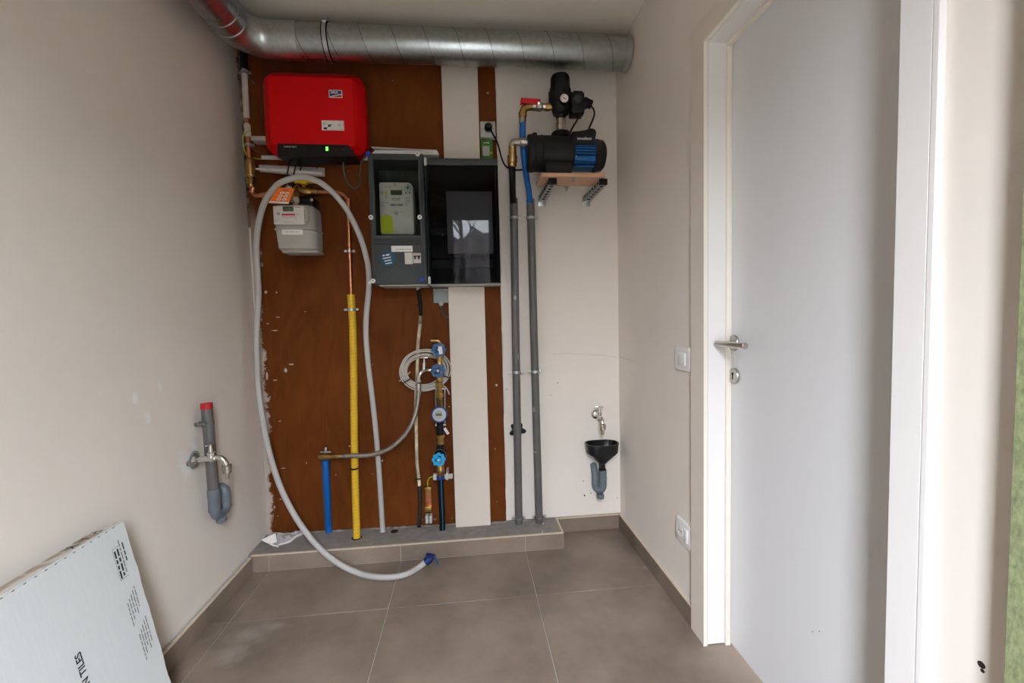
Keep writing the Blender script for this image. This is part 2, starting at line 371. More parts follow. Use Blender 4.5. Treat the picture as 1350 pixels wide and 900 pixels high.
# walls
b = B(); b.prism([V((-.3, PY(-.3) + .0136, 0)), V((1.197, .0016, 0)), V((1.2, 0, 0)), V((XR + .3, 0, 0)), V((XR + .3, .2, 0)), V((-.3, .2, 0))], (0, 0, CZ + .1)); wall_back = struct('wall_back', b, m_wall, smooth=False)
zt = CZ + .02; xe = 1.199
edge = []
n = 60
for k in range(n + 1):
    z = .082 + (zt - .082) * k / n
    edge.append(V((xe + random.uniform(-.004, .0035), -.014, z)))
b = B(); b.prism([V((XR + .01, -.014, .082))] + edge + [V((XR + .01, -.014, zt))], (0, .02, 0))
obj('plaster_skim', b, m_wall, wall_back, smooth=False)
b = B(); b.tube([P(x, y, -.0142) for x, y in ((727, 467), (745, 465.5), (765, 466.5), (790, 468), (805, 469), (813, 471))], .0008, 4)
obj('crack', b, m_crack, wall_back)
b = B(); random.seed(3)
ge = [V((-.004, .040, zt))] + [V((-.004, .040, 1.62))]
for k in range(26): zz = 1.62 + (zt - 1.62) * k / 25; ge.append(V((-.045 + random.uniform(-.003, .006), .040, zz)))
b.prism(ge[::-1], (0, .006, 0)); obj('rough_chase', b, m_rough, wall_back, smooth=False)
for k in range(16):
    zz = 1.66 + .76 * k / 15; b = B(); b.sphere((-.024 - .012 * (k / 15) + random.uniform(-.004, .004), .036, zz + random.uniform(-.02, .02)), random.uniform(.004, .010), (.8, .8, 1.7), 6); obj('plaster_lump', b, m_rough, wall_back)
def dot(o, nrm, r, parent, m=m_dark, name='drill_hole'):
    bb = B(); bb.cyl(V(o) - V(nrm) * .002, V(o) + V(nrm) * .0006, r, n=10); return obj(name, bb, m, parent)
for x, y, r in ((735, 504.5, .003), (726, 521, .0022), (769, 634, .003), (770.5, 653, .0045), (779, 650, .0028), (777.5, 646, .002), (814, 656, .002), (668, 513, .003)): dot(P(x, y, -.014), (0, -1, 0), r, wall_back)
def quadwall(name, pts, thick, m):
    bb = B(); bb.prism(pts, thick); return struct(name, bb, m, smooth=False)
xl = lambda z: -.030 * z / CZ
wall_left = quadwall('wall_left', [V((xl(0) - .018, .06, 0)), V((xl(0), -.16, 0)), V((xl(0), YW - .1, 0)), V((xl(CZ) - .0, YW - .1, CZ)), V((xl(CZ), -.16, CZ)), V((xl(CZ) - .012, .06, CZ))], (-.12, 0, 0), m_walll)
b = B(); c = X(248, 612, -.004)
obj_w = None
DY0, DY1, DZ = -.866, -1.512, 2.012           # door opening between the linings
b = B()
b.box(XR, XR + .16, .1, DY0 + .012, 0, CZ); b.box(XR, XR + .16, DY0 + .012, DY1 - .012, DZ + .012, CZ); b.box(XR, XR + .16, DY1 - .012, YW - .1, 0, CZ)
wall_right = struct('wall_right', b, m_wall, smooth=False)
b = B(); b.tube([X(x, y, XR - .0004) for x, y in ((817, 469), (822, 472), (829, 474), (835, 477))], .0010, 4); obj('crack', b, m_crack, wall_right)
dot(X(1294, 876, XR), (-1, 0, 0), .0055, wall_right); dot(X(1295.5, 884, XR), (-1, 0, 0), .003, wall_right)
b = B(); b.box(-.25, XR + .25, .14, YW - .1, CZ, CZ + .12); ceiling = struct('ceiling', b, m_ceil, smooth=False)
# front wall behind the camera: white, with the tall glazed strip of the outer door
b = B(); a = WINS[0]
b.box(-.15, a[0] - .06, YF, YF - .1, 0, CZ); b.box(a[1] + .06, XR + .16, YF, YF - .1, 0, CZ); b.box(a[0] - .06, a[1] + .06, YF, YF - .1, a[3] + .06, CZ); b.box(a[0] - .06, a[1] + .06, YF, YF - .1, 0, a[2] - .06)
struct('wall_front', b, m_wall, smooth=False)
wn = sempty('window_1', ((a[0] + a[1]) / 2, YF, a[2]))
for x0, x1, z0, z1 in ((a[0] - .06, a[0], a[2] - .06, a[3] + .06), (a[1], a[1] + .06, a[2] - .06, a[3] + .06), (a[0], a[1], a[3], a[3] + .06), (a[0], a[1], a[2] - .06, a[2])):
    b = B(); b.box(x0, x1, YF + .004, YF - .07, z0, z1, .002, 1); obj('frame', b, m_white, wn, smooth=False)
b = B(); b.box(a[0], a[1], YF - .030, YF - .034, a[2], a[3]); obj('pane', b, m_wpane, wn, smooth=False)
# green board lining the opening next to the camera
b = B(); b.box(1.7795, 1.7975, -1.710, YF, 0, CZ - .002, .001, 1); struct('trim_1', b, m_mdf, smooth=False)

# skirting: cut tiles with a pale raw top edge
def skirt(name, pieces, axis):
    root = sempty(name, (pieces[0][0], pieces[0][2], 0))
    for (x0, x1, y0, y1, h) in pieces:
        g = .0012
        xa, xb = (x0 + g, x1 - g) if axis == 'x' else (x0, x1); ya, yb = (y0, y1) if axis == 'x' else (y0 - g, y1 + g)
        bb = B(); bb.box(xa, xb, ya, yb, .001, h); p = obj('tile', bb, m_tile, root, smooth=False)
        bb = B(); bb.box(xa, xb, ya, yb, h, h + .004, .0008, 1); obj('top_edge', bb, m_tedge, p, smooth=False)
    return root
skirt('baseboard_left', [(-.004, .009, -.19, -.52, .074), (-.004, .009, -.52, -1.12, .074), (-.004, .009, -1.12, -1.72, .074), (-.004, .009, -1.72, -2.32, .074)], 'y')
skirt('baseboard_back', [(1.468, XR - .011, .0, -.024, .074)], 'x')
skirt('baseboard_right', [(XR - .0105, XR, -.0, -.52, .074), (XR - .0105, XR, -.52, -.7825, .074)], 'y')
skirt('baseboard_right_front', [(XR - .0105, XR, -1.578, -1.70, .074)], 'y') if False else None

# ---- the door in the right wall
door = sempty('door_1', (XR, -1.19, 0))
XF = XR - .013
b = B(); b.box(XF, XR, -.7835, -.868, 0, DZ + .078, .0015, 1); far_c = obj('casing', b, m_cover, door)
b = B(); b.box(XF - .0008, XR, -.868, -.8708, 0, DZ + .0); obj('casing_edge', b, m_cream, door)
b = B(); b.box(XF, XR, -1.5115, -1.568, 0, DZ + .078, .0015, 1); obj('casing', b, m_white, door)
b = B(); b.box(XF - .001, XR, -1.5685, -1.5795, 0, DZ + .078, .0015, 1); obj('casing_edge', b, m_white, door)
b = B(); b.box(XF, XR, -.868, -1.5115, DZ + .004, DZ + .078, .0015, 1); obj('casing', b, m_cover, door)
b = B(); b.box(XF - .0008, XR, -.8705, -1.5115, DZ - .0, DZ + .004); obj('casing_edge', b, m_cream, door)
XS = XR + .062; XD = XR + .080
b = B(); b.box(XR - .004, XR + .001, -.8655, -.8702, .002, DZ - .001); obj('seam', b, m_seam, door, smooth=False)
b = B(); b.box(XR + .001, XS + .06, -.845, -.868, .004, DZ); obj('lining', b, m_white, door, smooth=False)
b = B(); b.box(XR - .004, XS + .06, -1.5115, -1.535, .004, DZ); obj('lining', b, m_white, door, smooth=False)
b = B(); b.box(XR + .001, XS + .06, -.845, -1.535, DZ - .001, DZ + .022); obj('lining', b, m_white, door, smooth=False)
b = B(); b.box(XS, XD, -.868, -.879, .0, DZ - .012, .003, 2); obj('stop_bead', b, m_cream, door)
b = B(); b.box(XS, XD, -1.5115, -1.50, .0, DZ - .012, .003, 2); obj('stop_bead', b, m_cream, door)
b = B(); b.box(XS, XD, -.868, -1.5115, DZ - .001, DZ - .012, .003, 2); obj('stop_bead', b, m_cream, door)
b = B(); b.box(XD + .001, XD + .041, -.872, -1.51, .008, DZ - .004, .001, 1); leaf = obj('leaf', b, m_door, door)
XH = XD + .001
hp = X(968.5, 452, XH)
b = B(); b.lathe(hp, (-1, 0, 0), [(0, .026), (.006, .026), (.008, .0245), (.0085, .02)], 28); rose = obj('rosette', b, m_steel, door)
n0, n1 = X(983.0, 453.5, XH - .055).y, X(945.5, 451.8, XH - .055).y
b = B(); ha = hp + V((-.048, 0, 0)); b.tube(spline([hp, hp + V((-.03, 0, 0)), hp + V((-.052, 0, 0))], 4), .0085, 14); obj('handle_neck', b, m_steel, rose)
b = B(); b.lathe(V((XH - .055, n0, hp.z)), (0, 1, 0), [(0, .0088), (.001, .0100), (n1 - n0 - .001, .0100), (n1 - n0, .0088)], 20); obj('handle', b, m_steel, door)
kp = X(969, 495, XH)
b = B(); b.lathe(kp, (-1, 0, 0), [(0, .026), (.006, .026), (.008, .0245), (.0085, .02)], 28); kr = obj('key_rosette', b, m_steel, door)
b = B(); o = kp + V((-.0086, 0, 0)); b.cyl(o + V((.001, 0, .006)), o + V((-.0006, 0, .006)), .0052, n=12); b.obox(o + V((0, 0, -.004)), RX, RY, RZ, .0012, .005, .018); obj('keyhole', b, m_dark, kr)
for y in (-1.0, -1.35): pass
for x, y in ((1071.5, 832.5), (1080.5, 832)): dot(X(x, y, XH), (-1, 0, 0), .0016, door, m_seam, 'scratch')

# ------------------------------------------------------------------ outside the hall windows (seen only as a reflection)
b = B(); b.box(-9, 11, YF - .1, -16, -.16, -.06); struct('ground', b, m_brick, smooth=False)
b = B(); n = 70; top = []
for k in range(n + 1): top.append((-9 + 20 * k / n, 3.75 + random.uniform(-.25, .3)))
for k in range(n):
    x0, x1 = top[k][0], top[k + 1][0]; dy = random.uniform(-.3, .3)
    b.prism([V((x0, -12 + dy, -.06)), V((x1 + .1, -12 + dy, -.06)), V((x1 + .1, -12 + dy, top[k + 1][1])), V((x0, -12 + dy, top[k][1]))], (0, -.9, 0))
h = obj('hedge', b, m_hedge, smooth=False); tag(h, 'bare brown hedge beyond the windows behind the room, seen mirrored in the smoked door', 'hedge')
def tree(x, y, hgt, label):
    r = thing('bare_tree', label, 'tree', (x, y, -.06), 'bare trees outside the windows'); b = B()
    b.tube(spline([(x, y, -.06), (x + .05, y, hgt * .4), (x - .04, y, hgt)], 5), [.10 - .09 * k / 10 for k in range(11)], 8); obj('trunk', b, m_bark, r)
    b = B()
    for k in range(34):
        z = hgt * random.uniform(.25, .95); a = random.uniform(0, 6.28); l = random.uniform(.5, 1.3) * (1.2 - z / hgt * .6)
        p = V((x, y, z)); q = p + V((math.cos(a) * l * .5, math.sin(a) * l * .5, l * .45)); e = q + V((math.cos(a + .5) * l * .3, math.sin(a + .5) * l * .3, l * .5))
        b.tube([p, q, e], [.028, .018, .006], 5)
        b.tube([q, q + V((random.uniform(-.3, .3), random.uniform(-.2, .2), .5))], [.014, .005], 4)
    obj('branches', b, m_bark, r)
tree(.9, -8, 5.2, 'taller bare branching tree outside the window, on the left in the mirrored view'); tree(1.7, -9, 6, 'bare branching tree outside the window, on the right in the mirrored view')

# ================================================================== plinth and back boards
LH = .08; LY = -.18; LX = 1.467
pl = thing('concrete_plinth', 'low grey screed ledge with brown tiled front along the foot of the back wall', 'ledge', (.73, -.09, 0))
b = B(); b.box(-.022, LX - .009, .05, LY + .01, .0, LH - .001); obj('screed_top', b, m_conc, pl, smooth=False)
for x0, x1 in ((.0, .075), (.075, .675), (.675, 1.275), (1.275, LX)):
    b = B(); b.box(x0 + .0015, x1 - .0015 * (x1 < LX), LY + .01, LY, .002, LH - .004, .0006, 1); t = obj('tile', b, m_tile, pl, smooth=False)
    b = B(); b.box(x0 + .001, x1 - .0005, LY + .0105, LY - .0008, LH - .004, LH + .001, .0006, 1); obj('top_edge', b, m_tedge, t, smooth=False)
b = B(); b.box(.0, LX - .001, LY + .011, LY + .002, .0, LH - .004); obj('joint_mortar', b, m_grout, pl, smooth=False)
b = B(); b.box(LX - .009, LX, LY + .0105, -.024, .002, LH - .004, .0006, 1); t = obj('tile', b, m_tile, pl, smooth=False)
b = B(); b.box(LX - .009, LX, LY + .0105, -.024, LH - .004, LH + .001, .0006, 1); obj('top_edge', b, m_tedge, t, smooth=False)
b = B()
for k in range(90):
    x = random.uniform(.02, 1.40); r = random.uniform(.006, .016)
    b.sphere((x, PY(x) - .004 - random.uniform(0, .006), LH - .003), r, (1.6, .8, .55), 6)
o = obj('mortar_crumbs', b, m_conc, pl); o['kind'] = 'stuff'
hc = Z(520, 700, LH)
b = B(); b.lathe(hc + V((0, 0, -.0005)), (0, 0, 1), [(0, .019), (.0012, .017)], 14); obj('hole', b, m_dark, pl)
for x, y in ((716, 690), (715, 701)):
    q = Z(x, y, LH); b = B(); b.obox(q, RX, RY, RZ, .004, .014, .002); obj('paint_fleck', b, m_paper, pl)

b = B(); ply_y = -.012
b.prism([V((-.018, PY(-.018), .082)), V((1.197, PY(1.197), .082)), V((1.197, PY(1.197) + .013, .082)), V((-.018, PY(-.018) + .013, .082))], (0, 0, CZ - .102)); ply = obj('plywood_backboard', b, m_ply, smooth=False)
tag(ply, 'tall red-brown stained plywood sheet fixed to the back wall behind the meters', 'board')
for x, y in ((643, 122.5), (654.5, 507.5)): dot(WP(x, y), (0, -1, 0), .0055, ply, m_zincs, 'screw')
for x, y in ((350, 132.5), (504, 607)): dot(WP(x, y), (0, -1, 0), .004, ply, m_paper, 'screw')
ZBT, ZBB = P(610, 208.2, -.185).z + .002, P(525, 374.5, -.185).z - .0072   # top and underside of the electric boxes
def panel(pts, y0, y1, label, zt_=None, zb_=None):
    a, c = P(*pts[0], y1), P(*pts[1], y1); a.z = zt_ or a.z; c.z = zb_ or c.z
    b = B(); b.box(a.x, c.x, y0, y1, c.z, a.z, .0015, 1); o = obj('cover_board', b, m_cover)
    return tag(o, label, 'board', 'white cover boards')
cb1 = panel(((581, 70), (633, 215)), -.0095, -.034, 'white narrow cover board above the meter cabinet, left of the plug socket', zb_=ZBT)
cb2 = panel(((590.5, 372), (647, 692)), -.0095, -.044, 'white narrow cover board below the meter cabinet, standing on the plinth', zt_=ZBB)
# ================================================================== ventilation duct
DR, DYC, DZC = .0725, -.195, 2.371
duct = thing('ventilation_duct', 'round galvanised spiral duct bending along the top of the back wall', 'duct', (.9, DYC, DZC))
BX, BRAD = .10, .13                            # axis of the leg along the left wall, bend radius
x_st = BX + BRAD
b = B(); b.cyl((.455, DYC, DZC), (XR - .012, DYC, DZC), DR, n=48); obj('straight_pipe', b, m_zinc, duct)
b = B(); b.tube(helix([(.47, DYC, DZC), (XR - .07, DYC, DZC)], DR, .137, 30), .0016, 5); obj('spiral_seam', b, m_zseam, duct)
b = B(); b.cyl((.33, DYC, DZC), (.455, DYC, DZC), DR - .0006, n=48); sp = obj('short_pipe', b, m_zinc, duct)
b = B(); b.tube(helix([(.335, DYC, DZC), (.45, DYC, DZC)], DR - .0005, .137, 30), .0016, 5); obj('spiral_seam', b, m_zseam, sp)
pts = [V((BX + BRAD - BRAD * math.sin(a), DYC - BRAD + BRAD * math.cos(a), DZC)) for a in [math.pi / 2 * k / 16 for k in range(17)]]
b = B(); b.tube([V((.335, DYC, DZC))] + pts, DR + .001, 48); el = obj('elbow', b, m_zincs, duct)
b = B(); b.torus((.335, DYC, DZC), (1, 0, 0), DR + .001, .0022, 40, 6); obj('elbow_bead', b, m_zincs, el)
b = B(); b.torus(pts[-1], (0, 1, 0), DR + .001, .0026, 40, 6); obj('elbow_bead', b, m_zincs, el)
b = B(); b.torus(pts[-1] + V((0, -.06, 0)), (0, 1, 0), DR + .0005, .0022, 40, 6); obj('elbow_bead', b, m_zincs, el)
b = B(); b.cyl(pts[-1], pts[-1] + V((0, -1.12, 0)), DR, n=48); leg_p = obj('wall_leg', b, m_zinc, duct)
b = B(); b.tube(helix([pts[-1] + V((0, -.06, 0)), pts[-1] + V((0, -1.1, 0))], DR, .137, 30), .0016, 5); obj('spiral_seam', b, m_zseam, leg_p)
b = B(); b.cyl((XR - .03, DYC, DZC), (XR - .008, DYC, DZC), DR + .0025, n=48); obj('end_collar', b, m_zincs, duct)
# hanging clamp
cx = .455
b = B(); b.lathe((cx - .0085, DYC, DZC), (1, 0, 0), [(0, DR + .003), (.0005, DR + .0045), (.0165, DR + .0045), (.017, DR + .003)], 48); cl = obj('clamp', b, m_zincs, duct)
for s in (-.0095, .0095):
    b = B(); b.lathe((cx + s - .0035, DYC, DZC), (1, 0, 0), [(0, DR + .001), (.0005, DR + .0035), (.0065, DR + .0035), (.007, DR + .001)], 48); obj('rubber_lining', b, m_rubber, cl)
b = B(); b.cyl((cx, DYC, DZC + DR), (cx, DYC, CZ - .002), .004, n=10); b.cyl((cx, DYC, DZC + DR + .003), (cx, DYC, DZC + DR + .012), .009, n=6); obj('threaded_rod', b, m_zincs, cl)
b = B(); b.obox((cx, DYC - DR * .78, DZC + DR * .70), RX, (RY + RZ).normalized(), (RZ - RY).normalized(), .016, .014, .012, .001); obj('clamp_lug', b, m_zincs, cl)

# ================================================================== solar inverter
YI = -.150
a, c = P(349, 97, -.11), P(480.5, 206, -.11)
x0, x1, z1, z0 = P(347.5, 150, -.11).x, P(481.5, 150, -.11).x, P(415, 95.5, -.11).z, P(415, 205, -.11).z
inv = thing('solar_inverter', 'bright red wall-mounted solar inverter with a black connection strip', 'inverter', ((x0 + x1) / 2, -.02, z0))
b = B(); ins = .040
b.rings([rrect(x0 + .004, x1 - .004, z0 + .004, z1 - .004, -.036, .054), rrect(x0, x1, z0, z1, -.045, .06), rrect(x0, x1, z0, z1, -.102, .06), rrect(x0 + .006, x1 - .006, z0 + .006, z1 - .006, -.112, .055),
         rrect(x0 + ins, x1 - ins, z0 + ins - .012, z1 - ins, YI + .002, .016), rrect(x0 + ins + .004, x1 - ins - .004, z0 + ins - .008, z1 - ins - .004, YI, .014)])
obj('housing', b, m_red, inv, ang=22)
b = B(); b.box(x0 + .06, x1 - .06, -.037, .0105, z0 + .05, z1 - .05); obj('wall_bracket', b, m_zincs, inv, smooth=False)
# black strip with slanted ends
q = [P(365.5, 189, YI - .002), P(459.5, 191, YI - .002), P(469.5, 206, YI - .002), P(366, 206, YI - .002)]
b = B(); b.prism(q, (0, .11, 0)); st = obj('connection_strip', b, m_black, inv, smooth=False)
text('SUNNY BOY', P(374.5, 194.3, YI - .003), RX, RZ, .0098, m_sticker, st)
b = B(); lp = P(431, 196, YI - .0022); b.obox(lp, RX, RY, RZ, .010, .002, .017, .0008); obj('status_light', b, m_led, st)
for px in (443, 452):
    b = B(); b.obox(P(px, 197.5, YI - .0021), RX, RY, RZ, .007, .0012, .009); obj('indicator', b, m_boxd, st)
# logo plate
q0, q1 = P(433.2, 118.2, YI - .0015), P(451.4, 129.0, YI - .0015); lx0, lx1, lz1, lz0 = q0.x, q1.x, q0.z, q1.z
b = B(); b.prism(rrect(lx0, lx1, lz0, lz1, YI, .004), (0, -.0012, 0)); lg = obj('logo_plate', b, m_sticker, inv, smooth=False)
i_ = .0035; y = YI - .0016
b = B(); W, H = lx1 - lx0, lz1 - lz0
cur = [V((lx0 + i_ + (W - 2 * i_) * t, y, lz0 + i_ + (H - 2 * i_) * (.02 + .50 * (t ** .75)))) for t in [k / 10 for k in range(11)]]
b.prism([V((lx0 + i_, y, lz1 - i_)), ] + cur + [V((lx1 - i_, y, lz1 - i_))], (0, -.0003, 0)); obj('logo_blue_field', b, m_logoblue, lg, smooth=False)
cur2 = [p - V((0, 0, .0045)) for p in cur if p.z - .0045 > lz0 + i_]
b = B(); b.prism([V((lx0 + W * .22, y, lz0 + i_))] + cur2[1:] + [V((lx1 - i_, y, lz0 + i_))], (0, -.0003, 0)); obj('logo_red_field', b, m_redink, lg, smooth=False)
text('SMA', V((lx0 + .008, y - .001, lz1 - .0175)), RX, RZ, .0175, m_sticker, lg, bold=.02)
# information label
q0, q1 = P(423.8, 158.5, YI - .001), P(453.8, 172, YI - .001)
b = B(); b.box(q0.x, q1.x, YI, YI - .001, q1.z, q0.z); lb = obj('information_label', b, m_sticker, inv, smooth=False)
y = YI - .0012; W = q1.x - q0.x
b = B()
for fx, fz, sw, sh in ((.16, .82, .016, .009), (.34, .55, .012, .010)): b.obox(V((q0.x + W * fx, y, q1.z + .045 * (1 - fz))), RX, RY, RZ, sw, .0004, sh)
for fx in (.44, .77): b.obox(V((q0.x + W * fx, y, q1.z + .024)), RX, RY, RZ, .007, .0004, .003)
obj('pictogram', b, m_ink, lb, smooth=False)['kind'] = 'stuff'
b = B(); gx, gz = q0.x + W * .815, q1.z + .004
for (u0, u1, w0, w1) in ((0, .015, 0, .001), (0, .015, .019, .02), (0, .015, .039, .04), (0, .001, 0, .04), (.0145, .0155, 0, .04)): b.box(gx + u0, gx + u1, y, y - .0004, gz + w0, gz + w1)
obj('pictogram_frame', b, m_inkg, lb, smooth=False)['kind'] = 'stuff'
bars([(0, [.008, .006]), (0, [.011]), (0, [.006, .007])], V((q0.x + .006, y, q0.z - .012)), RX, RZ, .004, .0014, m_inkg, lb)
for px, py in ((349.5, 113.8), (352.8, 176.8), (471, 118.0), (473.6, 178.8)):
    o_ = P(px, py, -.118); b = B(); b.lathe(o_ + V((0, .012, 0)), (0, -1, 0), [(0, .0062), (.013, .0062), (.014, .0045)], 14); sc_ = obj('screw', b, m_zincs, inv)
zb = P(415, 206, -.12).z
for px, r in ((383, .012), (391.5, .012), (399, .010), (437, .014), (452.5, .013)):
    xx = P(px, 207, -.12).x; b = B(); b.lathe((xx, -.11, zb + .002), (0, 0, -1), [(0, r), (.008, r), (.009, r * .7), (.024, r * .62)], 14); obj('cable_gland', b, m_black, inv)
def cab(name, pts, r, m, par, n=8): bb = B(); bb.tube(spline(pts, 7), r, n); return obj(name, bb, m, par)
cab('cable', [P(383, 208, -.11), P(380, 222, -.11), P(379, 232, -.10), P(382, 246, -.075), P(384, 256, -.05)], .0034, m_black, inv)
cab('cable', [P(391.5, 208, -.11), P(389, 222, -.112), P(386.5, 234, -.10), P(387, 246, -.07)], .0034, m_black, inv)
cab('cable', [P(407, 207, -.11), P(401, 212, -.10), P(396.5, 221, -.075), P(394, 236, -.03)], .0030, m_black, inv)
cab('cable', [P(418, 205, -.10), P(418.5, 212, -.08), P(418, 222, -.03)], .0026, m_black, inv)
cab('cable', [P(452.5, 208, -.11), P(453.5, 226, -.10), P(458, 240, -.09), P(467, 248.5, -.085), P(474.5, 243, -.085), P(475, 228, -.09), P(477.5, 212, -.11), P(484, 203.5, -.17)], .0044, m_cable, inv)

# white conduit behind it
a, c = P(345.5, 207.5, .001), P(489, 209, .001)
con = thing('cable_conduit', 'thin white horizontal conduit just under the red inverter', 'conduit', a)
b = B(); b.cyl(a, c, .0098, n=14); obj('tube', b, m_paper, con)
for px in (369, 468): b = B(); b.lathe(P(px, 208, .001) - V((.008, 0, 0)), (1, 0, 0), [(0, .0103), (.016, .0103)], 14); obj('saddle_clip', b, m_sock, con)
b = B(); b.box(P(331, 181, -.03).x, P(350.5, 181, -.03).x, .021, -.036, P(340, 185.5, -.03).z, P(340, 179.5, -.03).z, .003); o = obj('cable_duct_stub', b, m_cream_tape if False else m_cablew)
tag(o, 'short cream cable sleeve between the gas pipe and the red inverter', 'cable')

# folded papers under the inverter
pap = thing('folded_papers', 'white folded paper sheets tucked behind the black cables under the inverter', 'paper', P(380, 231, -.03))
b = B(); b.prism([P(341, 217, .002), P(427.5, 221, -.008), P(427.8, 232.5, -.045), P(385, 230, -.05), P(342, 226, -.045)], (0, .007, 0)); obj('sheet', b, m_paper, pap, smooth=False)
b = B(); b.tube([P(337.5, 222.5, -.05), P(380, 225.5, -.056), P(425, 229, -.056)], [.004, .013, .010], 8); obj('rolled_sheet', b, m_paper, pap)

# ================================================================== gas supply
YG = -.062
gp = thing('gas_pipe', 'copper gas pipe run with brass fittings in the left corner of the plywood', 'pipe', P(332, 258, YG))
b = B(); b.cyl(P(320.5, 52, YG), P(322, 92, YG), .017, n=16); obj('foam_sleeve', b, m_rubber, gp)
b = B(); b.cyl(P(322, 88, YG), P(325.3, 156, YG), .0128, n=16); obj('white_sleeve', b, m_cream_tape if False else m_cablew, gp)
path = spline([P(325.3, 154, YG), P(327.5, 190, YG), P(331.5, 240, YG), P(333, 252, YG), P(336.5, 257.5, YG), P(342, 257.5, YG), P(362, 254.5, YG), P(380, 253, YG), P(410, 253, YG), P(440, 254, YG), P(450, 255.5, YG), P(456.5, 261, YG), P(458.5, 270, YG), P(460, 300, YG), P(461.5, 345, YG), P(463.3, 392, YG)], 6)
b = B(); b.tube(path, .0098, 14); obj('copper_tube', b, m_copper, gp)
def sleeve(name, p, q, prof, m, par, n=16):
    """turned fitting between p and q: prof = (fraction, radius)"""
    p, q = V(p), V(q); L = (q - p).length; bb = B(); bb.lathe(p, q - p, [(t * L, r) for t, r in prof], n); return obj(name, bb, m, par)
COUP = [(0, .0125), (.03, .0135), (.97, .0135), (1, .0125)]
for p, q in ((P(459.4, 262, YG), P(459.7, 284, YG)), (P(460.3, 320, YG), P(460.6, 325, YG)), (P(419, 253.2, YG), P(431, 253.6, YG)), (P(343, 257.3, YG), P(352, 256, YG))): sleeve('coupling', p, q, COUP, m_copper, gp)
sleeve('pipe_elbow', P(334, 247, YG), P(332.3, 254, YG), COUP, m_copper, gp)
va = obj('regulator_body', B().lathe(P(329, 208, YG), P(331, 246, YG) - P(329, 208, YG), [(0, .011), (.004, .014), (.014, .019), (.06, .021), (.082, .019), (.084, .0215), (.092, .0215), (.094, .016), (.098, .018), (.118, .018), (.12, .013), (.138, .012)], 18), m_brass, gp)
b = B(); b.torus(P(330.6, 232, YG), (0, 0, 1), .021, .0016, 20, 6); obj('sealing_ring', b, m_cablew, va)
def pclamp(p, r, par, wid=.012, ax=RZ, lug=.012):
    """steel pipe clip with rubber edge, two screw lugs and a stud to the wall"""
    p = V(p); bb = B(); bb.lathe(p - ax * wid / 2, ax, [(0, r + .001), (.0006, r + .0032), (wid - .0006, r + .0032), (wid, r + .001)], 22); c_ = obj('clamp', bb, m_zincs, par)
    for s in (-1, 1):
        bb = B(); o_ = p + RX * s * (r + .003 + lug / 2)
        bb.obox(o_, RX, RY, RZ, lug, .007, wid * .9, .001); bb.cyl(o_ + V((s * .001, -.0115, 0)), o_ + V((s * .001, .006, 0)), .0042, n=8); obj('clamp_screw', bb, m_zincs, c_)
    bb = B(); bb.cyl(p + V((0, r, 0)), V((p.x, -.0148 if p.x > 1.2 else PY(p.x) - .0008, p.z)), .004, n=8); obj('stud', bb, m_zincs, c_)
    return c_
pclamp(P(322.6, 96, YG), .0135, gp); pclamp(P(327.6, 191, YG), .0105, gp)
pclamp(P(461.0, 331, YG), .0105, gp)
b = B(); b.lathe(P(325.8, 163, YG), P(327, 181, YG) - P(325.8, 163, YG), [(0, .011), (.005, .014), (.02, .0145), (.03, .012), (.04, .0145), (.055, .0145), (.06, .012)], 12); ec = obj('earth_clamp', b, m_cablew, gp)
cab('earth_wire', [P(328, 172, YG - .012), P(321, 178, YG - .02), P(321, 193, YG - .01), P(328, 206, YG + .02), P(345, 210, -.01)], .0022, m_lime, ec)
# valve
vb = obj('valve_body', B().lathe(P(388, 253, YG), P(421, 253.3, YG) - P(388, 253, YG), [(0, .012), (.002, .019), (.022, .019), (.024, .015), (.034, .021), (.07, .021), (.08, .016), (.085, .0185), (.108, .0185), (.11, .013)], 18), m_brass, gp)
b = B(); s0 = P(400.5, 250, YG); b.cyl(s0, s0 + V((0, -.004, .045)), .0075, n=12); obj('valve_stem', b, m_brass, vb)
h0 = P(400.5, 241, YG - .004); b = B(); b.obox(h0, RX, RY, RZ, .030, .026, .018, .004); b.obox(h0 + V((.034, 0, .004)), RX, RY, RZ, .040, .020, .011, .004); b.obox(h0 - V((.034, 0, -.004)), RX, RY, RZ, .040, .020, .011, .004); obj('valve_handle', b, m_yellowh, vb)
b = B(); b.lathe(P(381.5, 250, YG - .02), RZ, [(0, .021), (.006, .021), (.007, .017), (.02, .014), (.026, .007)], 16); obj('union_cap', b, m_chrome, gp)
YM = -.13                                       # meter axis
b = B(); b.tube([P(391, 254, YG), P(390.5, 255, -.09), P(390, 258, YM + .01), P(390, 262, YM)], .016, 16); obj('drop_elbow', b, m_brass, gp)
b = B(); b.lathe(P(390, 270.5, YM), RZ, [(0, .012), (.008, .012), (.009, .0215), (.031, .0215), (.033, .017), (.036, .016)], 6); obj('union_nut', b, m_nickel, gp, ang=20)

